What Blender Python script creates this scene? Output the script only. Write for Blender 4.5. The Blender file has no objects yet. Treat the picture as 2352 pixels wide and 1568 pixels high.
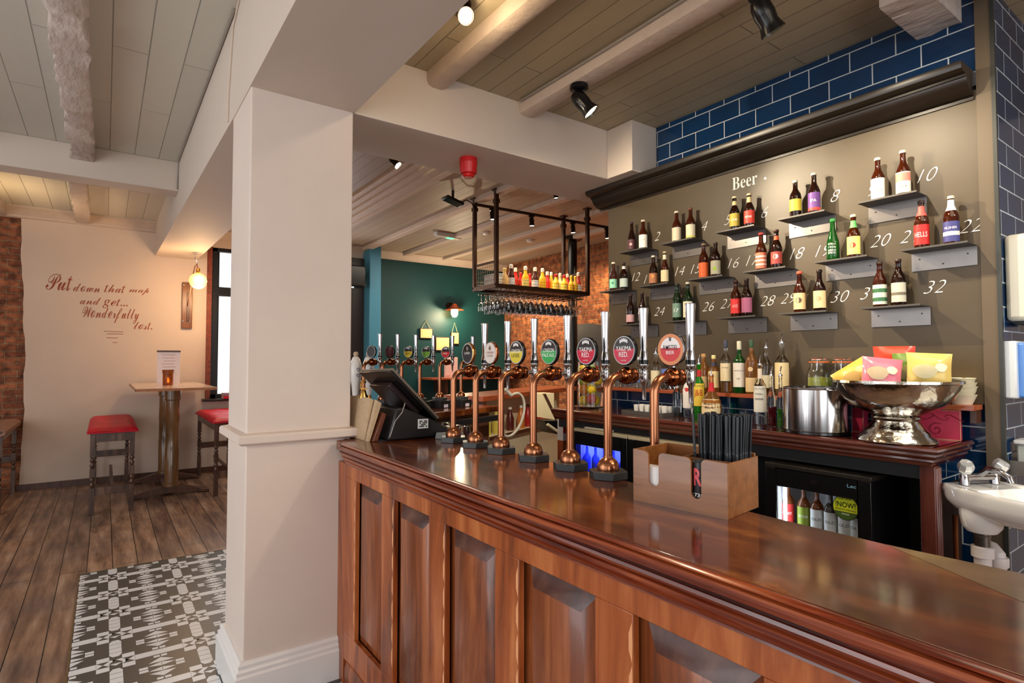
import bpy, bmesh, math, random
from mathutils import Vector, Matrix
random.seed(7)
PI=math.pi
SC=bpy.context.scene; COL=SC.collection
# ---------- camera model (2352 x 1568) used to read real positions on known planes ----------
F=1306.0; CXP,CYP=1176.0,784.0; H=1.45
yaw=math.radians(35.6); pit=math.atan(44/F)
FW=Vector((math.sin(yaw)*math.cos(pit),math.cos(yaw)*math.cos(pit),math.sin(pit)))
RT=Vector((math.cos(yaw),-math.sin(yaw),0)); UP=RT.cross(FW); CAM=Vector((0,0,H))
def ray(x,y): return FW+RT*((x-CXP)/F)-UP*((y-CYP)/F)
def aX(x,y,X): d=ray(x,y); return CAM+d*(X/d.x)
def aY(x,y,Y): d=ray(x,y); return CAM+d*(Y/d.y)
def aZ(x,y,z): d=ray(x,y); return CAM+d*((z-H)/d.z)
cd=bpy.data.cameras.new('camera'); cam=bpy.data.objects.new('camera',cd); COL.objects.link(cam)
cd.sensor_width=36; cd.lens=F/2352*36; cd.clip_start=0.05
cam.matrix_world=Matrix.Translation(CAM)@Matrix((RT,UP,-FW)).transposed().to_4x4()
SC.camera=cam
SC.view_settings.view_transform='Standard'; SC.view_settings.look='None'; SC.view_settings.gamma=1; SC.view_settings.use_curve_mapping=False
# ---------- materials ----------
def lin(c):
    r=[]
    for v in c:
        v/=255; r.append(v/12.92 if v<=0.04045 else ((v+0.055)/1.055)**2.4)
    return tuple(r)+(1,)
MATS={}
def mat(name,c,rough=.5,metal=0,trans=0,coat=0,emit=None,es=1,noise=0,nscale=6,bump=0,bscale=40,ior=1.45,stretch=None,alpha=1,spec=.5,c2=None):
    if name in MATS: return MATS[name]
    m=bpy.data.materials.new(name); m.use_nodes=True; nt=m.node_tree; b=nt.nodes['Principled BSDF']
    b.inputs['Base Color'].default_value=lin(c); b.inputs['Roughness'].default_value=rough; b.inputs['Metallic'].default_value=metal
    b.inputs['Transmission Weight'].default_value=trans; b.inputs['Coat Weight'].default_value=coat; b.inputs['Coat Roughness'].default_value=.05
    b.inputs['IOR'].default_value=ior; b.inputs['Alpha'].default_value=alpha; b.inputs['Specular IOR Level'].default_value=spec
    if emit: b.inputs['Emission Color'].default_value=lin(emit); b.inputs['Emission Strength'].default_value=es
    if noise or bump:
        tc=nt.nodes.new('ShaderNodeTexCoord'); mp=nt.nodes.new('ShaderNodeMapping'); nt.links.new(tc.outputs['Object'],mp.inputs[0])
        if stretch: mp.inputs['Scale'].default_value=stretch
    if noise:
        n=nt.nodes.new('ShaderNodeTexNoise'); n.inputs['Scale'].default_value=nscale; n.inputs['Detail'].default_value=8; n.inputs['Roughness'].default_value=.6
        nt.links.new(mp.outputs[0],n.inputs['Vector'])
        cr=nt.nodes.new('ShaderNodeValToRGB'); cr.color_ramp.elements[0].position=.3; cr.color_ramp.elements[1].position=.7
        a=lin(c); d=lin(c2) if c2 else tuple(v*(1-noise) for v in a[:3])+(1,)
        cr.color_ramp.elements[0].color=d; cr.color_ramp.elements[1].color=a
        nt.links.new(n.outputs['Fac'],cr.inputs[0]); nt.links.new(cr.outputs[0],b.inputs['Base Color'])
    if bump:
        n2=nt.nodes.new('ShaderNodeTexNoise'); n2.inputs['Scale'].default_value=bscale; n2.inputs['Detail'].default_value=5
        nt.links.new(mp.outputs[0],n2.inputs['Vector'])
        bp=nt.nodes.new('ShaderNodeBump'); bp.inputs['Strength'].default_value=bump; bp.inputs['Distance'].default_value=.01
        nt.links.new(n2.outputs['Fac'],bp.inputs['Height']); nt.links.new(bp.outputs[0],b.inputs['Normal'])
    MATS[name]=m; return m
def ramp(nt,fac,stops):
    cr=nt.nodes.new('ShaderNodeValToRGB'); e=cr.color_ramp.elements
    e[0].position,e[0].color=stops[0][0],lin(stops[0][1]); e[1].position,e[1].color=stops[-1][0],lin(stops[-1][1])
    for p,c in stops[1:-1]:
        x=e.new(p); x.color=lin(c)
    nt.links.new(fac,cr.inputs[0]); return cr.outputs[0]
def swz(nt,order,scale=(1,1,1),off=(0,0,0)):
    tc=nt.nodes.new('ShaderNodeTexCoord'); s=nt.nodes.new('ShaderNodeSeparateXYZ'); c=nt.nodes.new('ShaderNodeCombineXYZ'); nt.links.new(tc.outputs['Object'],s.inputs[0])
    for i,o in enumerate(order): nt.links.new(s.outputs[o],c.inputs[i])
    mp=nt.nodes.new('ShaderNodeMapping'); nt.links.new(c.outputs[0],mp.inputs[0]); mp.inputs['Scale'].default_value=scale; mp.inputs['Location'].default_value=off
    return mp.outputs[0]
def brickmat(name,order,bw,bh,mortar,c1,c2,cm,rough,off=(0,0,0),bump=.5,squash=.5,noise=None,coat=0,mrough=None,dist=.01,smooth=.1):
    m=bpy.data.materials.new(name); m.use_nodes=True; nt=m.node_tree; b=nt.nodes['Principled BSDF']
    v=swz(nt,order,off=off)
    if noise:
        nn=nt.nodes.new('ShaderNodeTexNoise'); nn.inputs['Scale'].default_value=5; nn.inputs['Detail'].default_value=4; nt.links.new(v,nn.inputs['Vector'])
        mx=nt.nodes.new('ShaderNodeVectorMath'); mx.operation='MULTIPLY_ADD'; nt.links.new(nn.outputs['Color'],mx.inputs[0]); mx.inputs[1].default_value=(noise,noise,0); nt.links.new(v,mx.inputs[2]); vv=mx.outputs[0]
    else: vv=v
    br=nt.nodes.new('ShaderNodeTexBrick'); nt.links.new(vv,br.inputs['Vector'])
    br.inputs['Scale'].default_value=1; br.inputs['Brick Width'].default_value=bw; br.inputs['Row Height'].default_value=bh; br.inputs['Mortar Size'].default_value=mortar
    br.inputs['Mortar Smooth'].default_value=smooth; br.inputs['Color1'].default_value=lin(c1); br.inputs['Color2'].default_value=lin(c2); br.inputs['Mortar'].default_value=lin(cm); br.offset=squash
    col=br.outputs['Color']
    n2=nt.nodes.new('ShaderNodeTexNoise'); n2.inputs['Scale'].default_value=14 if noise else 3; n2.inputs['Detail'].default_value=9; nt.links.new(v,n2.inputs['Vector'])
    mi=nt.nodes.new('ShaderNodeMix'); mi.data_type='RGBA'; mi.blend_type='MULTIPLY'; mi.inputs[0].default_value=.9 if noise else .35
    nt.links.new(col,mi.inputs[6]); nt.links.new(ramp(nt,n2.outputs['Fac'],[(.3,(120,105,100)),(.65,(255,255,255))]),mi.inputs[7]); nt.links.new(mi.outputs[2],b.inputs['Base Color'])
    bp=nt.nodes.new('ShaderNodeBump'); bp.inputs['Strength'].default_value=bump; bp.inputs['Distance'].default_value=dist; bp.invert=True
    if noise:
        ad=nt.nodes.new('ShaderNodeMath'); ad.operation='SUBTRACT'; nt.links.new(br.outputs['Fac'],ad.inputs[0]); nt.links.new(n2.outputs['Fac'],ad.inputs[1]); nt.links.new(ad.outputs[0],bp.inputs['Height'])
    else: nt.links.new(br.outputs['Fac'],bp.inputs['Height'])
    nt.links.new(bp.outputs[0],b.inputs['Normal'])
    b.inputs['Coat Weight'].default_value=coat
    if mrough is not None:
        mr=nt.nodes.new('ShaderNodeMapRange'); nt.links.new(br.outputs['Fac'],mr.inputs[0]); mr.inputs[3].default_value=rough; mr.inputs[4].default_value=mrough; nt.links.new(mr.outputs[0],b.inputs['Roughness'])
    else: b.inputs['Roughness'].default_value=rough
    return m
def woodmat(name,stops,rough=.3,scale=(14,1.2,14),coat=0,nscale=1.6,bump=.05,wear=None):
    m=bpy.data.materials.new(name); m.use_nodes=True; nt=m.node_tree; b=nt.nodes['Principled BSDF']
    v=swz(nt,(0,1,2),scale=scale)
    n=nt.nodes.new('ShaderNodeTexNoise'); n.inputs['Scale'].default_value=nscale; n.inputs['Detail'].default_value=9; n.inputs['Roughness'].default_value=.62; n.inputs['Distortion'].default_value=.6; nt.links.new(v,n.inputs['Vector'])
    col=ramp(nt,n.outputs['Fac'],stops); 
    if wear:
        w=nt.nodes.new('ShaderNodeTexNoise'); w.inputs['Scale'].default_value=wear[0]; w.inputs['Detail'].default_value=6; tc=nt.nodes.new('ShaderNodeTexCoord'); nt.links.new(tc.outputs['Object'],w.inputs['Vector'])
        mi=nt.nodes.new('ShaderNodeMix'); mi.data_type='RGBA'; nt.links.new(ramp(nt,w.outputs['Fac'],[(wear[2],(0,0,0)),(wear[3],(255,255,255))]),mi.inputs[0]); nt.links.new(col,mi.inputs[6]); mi.inputs[7].default_value=lin(wear[1]); col=mi.outputs[2]
    nt.links.new(col,b.inputs['Base Color']); b.inputs['Roughness'].default_value=rough; b.inputs['Coat Weight'].default_value=coat; b.inputs['Coat Roughness'].default_value=.08
    bp=nt.nodes.new('ShaderNodeBump'); bp.inputs['Strength'].default_value=bump; bp.inputs['Distance'].default_value=.01; nt.links.new(n.outputs['Fac'],bp.inputs['Height']); nt.links.new(bp.outputs[0],b.inputs['Normal'])
    return m
# ---------- mesh builder ----------
ID=Matrix.Identity(4)
def rotz(a): return Matrix.Rotation(a,4,'Z')
def tr(x,y,z): return Matrix.Translation((x,y,z))
class MB:
    def __init__(s,T=None): s.v=[];s.f=[];s.mi=[];s.sm=[];s.m=0;s.T=T or ID
    def add(s,vs,fs,T=None,smooth=True):
        o=len(s.v); M_=s.T@T if T is not None else s.T
        s.v+=[tuple(M_@Vector(p)) for p in vs]
        for f in fs: s.f.append([i+o for i in f]); s.mi.append(s.m)
        return s
    def box(s,x0,x1,y0,y1,z0,z1,T=None):
        v=[(x0,y0,z0),(x1,y0,z0),(x1,y1,z0),(x0,y1,z0),(x0,y0,z1),(x1,y0,z1),(x1,y1,z1),(x0,y1,z1)]
        return s.add(v,[(3,2,1,0),(4,5,6,7),(0,1,5,4),(1,2,6,5),(2,3,7,6),(3,0,4,7)],T)
    def cbox(s,c,d,T=None): return s.box(c[0]-d[0]/2,c[0]+d[0]/2,c[1]-d[1]/2,c[1]+d[1]/2,c[2]-d[2]/2,c[2]+d[2]/2,T)
    def lathe(s,prof,n=24,T=None,cap=True,sx=1,sy=1):
        v=[];f=[]
        for r,z in prof:
            for i in range(n):
                a=2*PI*i/n; v.append((r*math.cos(a)*sx,r*math.sin(a)*sy,z))
        for k in range(len(prof)-1):
            for i in range(n):
                j=(i+1)%n; f.append((k*n+i,k*n+j,(k+1)*n+j,(k+1)*n+i))
        if cap:
            if prof[0][0]>1e-5: f.append(tuple(range(n-1,-1,-1)))
            if prof[-1][0]>1e-5: f.append(tuple((len(prof)-1)*n+i for i in range(n)))
        return s.add(v,f,T)
    def cyl(s,p0,p1,r0,r1=None,n=12,cap=True):
        p0=Vector(p0);p1=Vector(p1);r1=r0 if r1 is None else r1; d=p1-p0; L=d.length
        T=Matrix.Translation(p0)@d.to_track_quat('Z','Y').to_matrix().to_4x4()
        return s.lathe([(r0,0),(r1,L)],n,T,cap)
    def tube(s,pts,r,n=10,rs=None):
        pts=[Vector(p) for p in pts]; v=[];f=[]; N=None
        for i,p in enumerate(pts):
            t=(pts[min(i+1,len(pts)-1)]-pts[max(i-1,0)]).normalized()
            if N is None: N=t.orthogonal().normalized()
            else: N=(N-t*N.dot(t)).normalized()
            B=t.cross(N); rr=rs[i] if rs else r
            for k in range(n):
                a=2*PI*k/n; v.append(tuple(p+N*(math.cos(a)*rr)+B*(math.sin(a)*rr)))
        for i in range(len(pts)-1):
            for k in range(n):
                j=(k+1)%n; f.append((i*n+k,i*n+j,(i+1)*n+j,(i+1)*n+k))
        f.append(tuple(range(n-1,-1,-1))); f.append(tuple((len(pts)-1)*n+k for k in range(n)))
        return s.add(v,f)
    def prism(s,poly,a,b,axis='Z',T=None):
        # extrude 2D polygon along axis: Z:(x,y) X:(y,z) Y:(x,z)
        n=len(poly)
        def P_(p,t): return (p[0],p[1],t) if axis=='Z' else ((t,p[0],p[1]) if axis=='X' else (p[0],t,p[1]))
        v=[P_(p,a) for p in poly]+[P_(p,b) for p in poly]
        f=[tuple(range(n-1,-1,-1)),tuple(range(n,2*n))]+[(i,(i+1)%n,n+(i+1)%n,n+i) for i in range(n)]
        return s.add(v,f,T)
    def sphere(s,c,r,n=12,sx=1,sy=1,sz=1):
        pr=[(max(1e-6,r*math.sin(PI*k/(n//1))),-r*math.cos(PI*k/n)*sz) for k in range(n+1)]
        return s.lathe(pr,max(8,n+2),tr(*c),False,sx,sy)
def meshof(mb,name,mats,smooth=35):
    me=bpy.data.meshes.new(name); me.from_pydata(mb.v,[],mb.f)
    for m in (mats if isinstance(mats,(list,tuple)) else [mats]): me.materials.append(m)
    for p,i in zip(me.polygons,mb.mi): p.material_index=i
    bm=bmesh.new(); bm.from_mesh(me); bmesh.ops.remove_doubles(bm,verts=bm.verts,dist=1e-5); bmesh.ops.recalc_face_normals(bm,faces=bm.faces); bm.to_mesh(me); bm.free()
    me.shade_smooth(); me.set_sharp_from_angle(angle=math.radians(smooth)); me.update(); return me
def mkobj(name,mb,mats,bev=0,smooth=35):
    o=bpy.data.objects.new(name,meshof(mb,name,mats,smooth)); COL.objects.link(o)
    if bev:
        m=o.modifiers.new('bevel','BEVEL'); m.width=bev; m.segments=2; m.limit_method='ANGLE'; m.angle_limit=math.radians(40)
    return o
def tag(o,label,cat=None,group=None,kind=None):
    if label: o['label']=label
    if cat: o['category']=cat
    if group: o['group']=group
    if kind: o['kind']=kind
    return o
def T_(name,label,cat,loc=(0,0,0),rz=0,group=None):
    o=bpy.data.objects.new(name,None); COL.objects.link(o); o.empty_display_size=.05; o.location=loc; o.rotation_euler=(0,0,rz)
    return tag(o,label,cat,group)
def P(name,mb,mats,parent,label=None,bev=0,smooth=35,kind=None):
    o=mkobj(name,mb,mats,bev,smooth); o.parent=parent; tag(o,label,kind=kind); return o
def S(name,mb,mats,bev=0,label=None):
    o=mkobj(name,mb,mats,bev); o['kind']='structure'
    if label: o['label']=label
    return o
def ONE(name,label,cat,mb,mats,loc=(0,0,0),rz=0,group=None,bev=0,smooth=35):
    o=mkobj(name,mb,mats,bev,smooth); o.location=loc; o.rotation_euler=(0,0,rz); return tag(o,label,cat,group)
def kids(o): return [c for c in COL.objects if c.parent is o]
def DUP(root,loc,rz=None,label=None,group=None,parent=None):
    ks=kids(root); r=root.copy(); COL.objects.link(r); r.parent=parent
    if loc is not None: r.location=loc
    if rz is not None: r.rotation_euler=(0,0,rz)
    if label: r['label']=label
    if group: r['group']=group
    for c in ks: DUP(c,None,parent=r)
    return r
# ---------- lettering ----------
_tc={}
def glyphs(body,shear=0,off=0):
    k=(body,shear,off)
    if k in _tc: return _tc[k]
    cu=bpy.data.curves.new('t','FONT'); cu.body=body; cu.size=1; cu.shear=shear; cu.offset=off; cu.align_x='CENTER'; cu.resolution_u=3
    ob=bpy.data.objects.new('t',cu); COL.objects.link(ob); dg=bpy.context.evaluated_depsgraph_get(); dg.update()
    me=bpy.data.meshes.new_from_object(ob.evaluated_get(dg)); v=[tuple(a.co) for a in me.vertices]; f=[tuple(p.vertices) for p in me.polygons]
    COL.objects.unlink(ob); bpy.data.objects.remove(ob); bpy.data.meshes.remove(me)
    if v:
        x0=min(a[0] for a in v);x1=max(a[0] for a in v);y0=min(a[1] for a in v);y1=max(a[1] for a in v)
        v=[(a[0]-(x0+x1)/2,a[1]-(y0+y1)/2,0) for a in v]; r=(v,f,x1-x0,y1-y0)
    else: r=([],[],1,1)
    _tc[k]=r; return r
def text(mb,body,w,h,fn,shear=0,off=0):
    """w,h target size (either may be None); fn maps (u,v)->xyz"""
    v,f,W,Hh=glyphs(body,shear,off)
    sx=w/W if w else h/Hh; sy=h/Hh if h else sx
    mb.add([fn(a[0]*sx,a[1]*sy) for a in v],f)
XW=2.885; ZB=1.085; ZC=1.125; YT=8.4
CREAM=mat('cream paint',(216,196,178),.7,noise=.07,nscale=2,bump=.08,bscale=25)
CREAM2=mat('pillar paint',(222,206,194),.6,noise=.06,nscale=3,bump=.06,bscale=30)
def boards(name,c,order,w,c2):
    m=bpy.data.materials.new(name); m.use_nodes=True; nt=m.node_tree; b=nt.nodes['Principled BSDF']
    v=swz(nt,order)
    br=nt.nodes.new('ShaderNodeTexBrick'); nt.links.new(v,br.inputs['Vector']); br.inputs['Scale'].default_value=1; br.inputs['Brick Width'].default_value=2.3; br.inputs['Row Height'].default_value=w; br.inputs['Mortar Size'].default_value=.0035; br.inputs['Mortar Smooth'].default_value=.6; br.offset=.37
    br.inputs['Color1'].default_value=lin(c); br.inputs['Color2'].default_value=lin(c2); br.inputs['Mortar'].default_value=lin(tuple(x*.72 for x in c)); nt.links.new(br.outputs['Color'],b.inputs['Base Color'])
    n=nt.nodes.new('ShaderNodeTexNoise'); n.inputs['Scale'].default_value=9; n.inputs['Detail'].default_value=7; nt.links.new(v,n.inputs['Vector'])
    ad=nt.nodes.new('ShaderNodeMath'); ad.operation='MULTIPLY_ADD'; nt.links.new(n.outputs['Fac'],ad.inputs[0]); ad.inputs[1].default_value=-.5; nt.links.new(br.outputs['Fac'],ad.inputs[2])
    bp=nt.nodes.new('ShaderNodeBump'); bp.invert=True; bp.inputs['Strength'].default_value=.6; bp.inputs['Distance'].default_value=.012; nt.links.new(ad.outputs[0],bp.inputs['Height']); nt.links.new(bp.outputs[0],b.inputs['Normal'])
    b.inputs['Roughness'].default_value=.5; return m
CEIL_L=boards('painted ceiling boards',(206,203,190),(1,0,2),.17,(198,196,184))
CEIL_B=boards('painted narrow ceiling boards',(172,158,130),(1,0,2),.115,(165,151,124))
JOIST=mat('painted joist',(206,188,172),.6,noise=.1,nscale=8,bump=.5,bscale=22)
ROUGHJ=mat('rough old joist',(205,190,180),.7,noise=.22,nscale=10,bump=1.,bscale=30,stretch=(1,.35,1))
BEAM=mat('beam paint',(212,198,184),.65,noise=.05,nscale=2,bump=.06,bscale=20)
FLOOR=bpy.data.materials.new('old floorboards')
def mk_floor():
    m=FLOOR; m.use_nodes=True; nt=m.node_tree; b=nt.nodes['Principled BSDF']; v=swz(nt,(1,0,2),off=(0,-.075,0))
    br=nt.nodes.new('ShaderNodeTexBrick'); nt.links.new(v,br.inputs['Vector']); br.inputs['Scale'].default_value=1; br.inputs['Brick Width'].default_value=3.1; br.inputs['Row Height'].default_value=.148; br.inputs['Mortar Size'].default_value=.003; br.inputs['Mortar Smooth'].default_value=.2; br.offset=.4; br.offset_frequency=2
    br.inputs['Color1'].default_value=lin((255,250,245)); br.inputs['Color2'].default_value=lin((205,198,196)); br.inputs['Mortar'].default_value=lin((28,20,18))
    n=nt.nodes.new('ShaderNodeTexNoise'); n.inputs['Scale'].default_value=1.5; n.inputs['Detail'].default_value=9; n.inputs['Roughness'].default_value=.65
    mp=nt.nodes.new('ShaderNodeMapping'); mp.inputs['Scale'].default_value=(1.2,9,1); nt.links.new(v,mp.inputs[0]); nt.links.new(mp.outputs[0],n.inputs['Vector'])
    c=ramp(nt,n.outputs['Fac'],[(.28,(64,50,46)),(.42,(132,102,82)),(.56,(174,140,114)),(.72,(208,184,162))])
    n2=nt.nodes.new('ShaderNodeTexNoise'); n2.inputs['Scale'].default_value=2.4; n2.inputs['Detail'].default_value=6; nt.links.new(v,n2.inputs['Vector'])
    mi=nt.nodes.new('ShaderNodeMix'); mi.data_type='RGBA'; nt.links.new(ramp(nt,n2.outputs['Fac'],[(.45,(0,0,0)),(.7,(190,190,190))]),mi.inputs[0]); nt.links.new(c,mi.inputs[6]); mi.inputs[7].default_value=lin((88,84,92))
    m2=nt.nodes.new('ShaderNodeMix'); m2.data_type='RGBA'; m2.blend_type='MULTIPLY'; m2.inputs[0].default_value=1; nt.links.new(mi.outputs[2],m2.inputs[6]); nt.links.new(br.outputs['Color'],m2.inputs[7]); nt.links.new(m2.outputs[2],b.inputs['Base Color'])
    bp=nt.nodes.new('ShaderNodeBump'); bp.invert=True; bp.inputs['Strength'].default_value=.5; bp.inputs['Distance'].default_value=.01; nt.links.new(br.outputs['Fac'],bp.inputs['Height']); nt.links.new(bp.outputs[0],b.inputs['Normal'])
    b.inputs['Roughness'].default_value=.38
mk_floor()
BRICK=brickmat('old exposed brick',(0,2,1),.22,.072,.008,(186,116,78),(138,78,52),(176,140,110),.85,noise=.05,bump=1,dist=.02,smooth=.5)
BRICK_R=brickmat('old exposed brick right',(1,2,0),.22,.072,.008,(186,112,66),(136,72,42),(164,120,82),.85,noise=.05,bump=1,dist=.02,smooth=.5)
TILE=brickmat('blue glazed tile',(1,2,0),.195,.0972,.0028,(8,52,92),(7,45,82),(190,200,204),.12,off=(.125,-.0128+.0,0),bump=.25,coat=.3,mrough=.6,dist=.004)
TILE_Y=brickmat('blue glazed tile return',(0,2,1),.195,.0972,.0028,(8,52,92),(7,45,82),(190,200,204),.14,off=(0.1,-.0128,0),bump=.25,coat=.0,mrough=.6,dist=.004)
TEAL=mat('teal wall paint',(8,64,66),.5,noise=.1,nscale=2,bump=.05)
BLUE=mat('blue pilaster paint',(70,138,166),.5)
DKWOOD=woodmat('dark stained wood',[(.3,(52,30,22)),(.55,(84,50,34)),(.75,(112,72,50))],.35,(10,10,1.5))
GREYWOOD=woodmat('worn turned leg wood',[(.3,(48,32,26)),(.55,(88,62,48)),(.75,(124,94,74))],.25,(10,10,1.5),nscale=2)
BLACKW=mat('black window paint',(26,24,24),.35)
REDWOOD=woodmat('window lining wood',[(.3,(92,38,16)),(.7,(150,70,34))],.4)
CHALK=mat('chalkboard paint',(80,67,48),.45,noise=.12,nscale=2.2,bump=.06,bscale=12)
MOULD=mat('dark moulding paint',(34,27,22),.3)
TRIM=mat('brown trim paint',(96,82,64),.5)
WHITEP=mat('white chalk paint',(240,238,230),.8)
# floor, ceilings, shell
S('floor',MB().box(-3.4,6.2,-3,YT+.02,-.1,0),FLOOR)
S('ceiling',MB().box(-3.4,.49,-3,YT,3.17,3.3),CEIL_L)
S('ceiling',MB().box(.96,4.7,-3,2.637,2.96,3.3),CEIL_B)
S('ceiling',MB().box(.96,6.2,3.1,YT,3.17,3.3),boards('painted far room boards',(176,160,142),(1,0,2),.115,(170,154,136)))
# far cream wall with window opening, plaster edge against the bare brick
m=MB(); 
def wallrect(m,x0,x1,z0,z1,y0=YT,y1=YT+.25): m.box(x0,x1,y0,y1,z0,z1)
WX0,WX1,WZ0,WZ1=1.10,2.62,.95,2.95
edge=[(-.80+.07*min(1,max(0,(3.0-z)/1.5))+.007*math.sin(z*9.1)+.004*math.sin(z*23)-(.03 if z<.5 else 0)*(.5-z)*2,z) for z in [k*.1 for k in range(0,32)]]
poly=[(x,z) for x,z in edge]+[(WX0,3.1),(WX0,0)]
m.prism(poly,YT-.02,YT+.2,'Y'); wallrect(m,WX0,WX1,0,WZ0,YT-.02); wallrect(m,WX0,WX1,WZ1,3.17,YT-.02); wallrect(m,WX1,3.2,0,3.17,YT-.02)
wallrect(m,-.9,WX0,3.09,3.17,YT-.02)
S('wall_far',m,CREAM)
S('wall_brick',MB().box(-3.4,-.6,YT,YT+.25,0,3.17),BRICK)
S('wall_teal',MB().box(3.2,6.2,YT,YT+.25,0,3.17),TEAL)
S('trim_1',MB().box(3.19,3.37,8.1,YT,0,3.17).box(3.37,3.43,8.25,YT,0,3.1),BLUE,.01)
S('door_1',MB().box(2.75,3.19,8.32,8.4,0,3.0),mat('dark door paint',(40,34,34),.4))
S('wall_left',MB().box(-3.5,-3.4,-3,-1.6,0,3.3).box(-3.5,-3.4,1.4,3.4,0,3.3).box(-3.5,-3.4,6.4,YT,0,3.3).box(-3.5,-3.4,-1.6,6.4,0,.8).box(-3.5,-3.4,-1.6,6.4,2.8,3.3),CREAM)
S('wall_back',MB().box(-3.5,-2.6,-3.1,-3,0,3.3).box(.0,.5,-3.1,-3,0,3.3).box(3.1,4.7,-3.1,-3,0,3.3).box(-3.5,4.7,-3.1,-3,0,.7).box(-3.5,4.7,-3.1,-3,2.7,3.3),CREAM)
S('wall_right',MB().box(5.85,6.2,2.6,YT,0,3.17),BRICK_R)
S('wall_service',MB().box(4.6,4.7,-3,.745,0,3.3),CREAM)
# bar back wall block: tile above, board below, tiled return facing the service corner
S('wall_bar',MB().box(XW,5.85,.722,2.85,2.58,3.2),TILE)
S('wall_bar',MB().box(XW+.0205,5.85,.722,2.85,0,2.58),TILE)
S('wall_return',MB().box(XW+.0,4.6,.700,.721,0,3.2),TILE_Y)
# baseboards
S('baseboard_far',MB().box(-.8,3.2,YT-.05,YT-.02,0,.07),DKWOOD)
# pillar
m=MB(); m.box(.495,.95,2.637,3.064,0,2.66)
S('wall_pillar',m,CREAM2,.006)
m=MB(); m.prism([(-.0,1.09),(-.03,1.098),(-.03,1.128),(-.022,1.138),(0,1.138)],0,1,'X')
def band(prof,x0,x1,y0,y1):
    mb=MB(); n=len(prof); v=[];f=[]
    for (x,y,sx,sy) in [(x0,y0,-1,-1),(x1,y0,1,-1),(x1,y1,1,1),(x0,y1,-1,1)]:
        for d,z in prof: v.append((x+sx*d,y+sy*d,z))
    for k in range(4):
        j=(k+1)%4
        for i in range(n-1): f.append((k*n+i,j*n+i,j*n+i+1,k*n+i+1))
    mb.add(v,f); return mb
S('trim_2',band([(0,1.088),(.022,1.09),(.034,1.1),(.034,1.126),(.028,1.134),(0,1.14)],.495,.95,2.637,3.064),CREAM2)
S('baseboard_pillar',band([(.034,0),(.034,.13),(.026,.138),(.028,.152),(.018,.160),(.020,.176),(.010,.187),(0,.187)],.495,.95,2.637,3.064),mat('skirting gloss',(232,228,224),.35))
# beams
m=MB(); v=[]
for y,z in ((-3,2.64),(3.0,2.64),(YT-.02,2.765)):
    v+=[(.49,y,z),(.955,y,z),(.955,y,3.17),(.49,y,3.17)]
f=[(0,1,2,3),(8,9,10,11)]
for k in (0,4):
    for i in range(4): f.append((k+i,k+(i+1)%4,k+4+(i+1)%4,k+4+i))
m.add(v,f); S('trim_3',m,BEAM)
m=MB(); m.box(.955,5.85,2.637,3.12,2.64,3.17); m.box(2.655,5.0,2.42,2.637,2.64,2.96); S('trim_4',m,BEAM,.004)
S('trim_5',MB().box(-3.4,.49,5.65,5.86,2.915,3.17),BEAM,.004)
# left joists
def rough_joist(x0,x1,y0,y1,z0,z1,amp=.012,seed=1,step=.07):
    rnd=random.Random(seed); mb=MB(); n=int((y1-y0)/step)+1; v=[];f=[]
    for i in range(n+1):
        y=y0+(y1-y0)*i/n; a,b,c=[rnd.uniform(-amp,amp) for _ in range(3)]
        v+=[(x0+a*.4,y,z1),(x0+a,y,z0+b+abs(a)*.8),(x0+a*.5+.012,y,z0+b*.4),(x1-.012+c*.5,y,z0+b*.4),(x1+c,y,z0+b+abs(c)*.8),(x1+c*.4,y,z1)]
    for i in range(n):
        for k in range(5): f.append((i*6+k,i*6+k+1,i*6+k+7,i*6+k+6))
    f.append((5,4,3,2,1,0)); f.append(tuple(n*6+k for k in range(6))); mb.add(v,f); return mb
JO=[]
S('trim_6',rough_joist(-.25,-.10,-2,5.65,3.05,3.18,.014,3),ROUGHJ)
S('trim_6',rough_joist(-.30,-.17,5.86,YT,3.06,3.18,.01,5),ROUGHJ)
S('trim_6',rough_joist(-1.02,-.88,-2,5.65,3.06,3.18,.014,4),ROUGHJ)
S('trim_6',rough_joist(-1.06,-.92,5.86,YT,3.06,3.18,.01,6),ROUGHJ)
# bar ceiling joists (rounded plastered)
def round_joist(x0,x1,y0,y1,z0,z1,r=.03):
    pr=[(x0,z1),(x0,z0+r),(x0+r*.35,z0+r*.3),(x0+r*1.1,z0),(x1-r*1.1,z0),(x1-r*.35,z0+r*.3),(x1,z0+r),(x1,z1)]
    return MB().prism(pr,y0,y1,'Y')
S('trim_7',round_joist(1.34,1.455,-3,2.64,2.885,2.97),JOIST)
S('trim_7',round_joist(1.935,2.06,-3,2.64,2.885,2.97),JOIST)
S('trim_7',rough_joist(2.50,2.62,-3,.96,2.86,2.97,.006,9),ROUGHJ)
S('trim_7',rough_joist(2.62,XW,.80,.96,2.86,2.97,.006,10),ROUGHJ)
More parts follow.
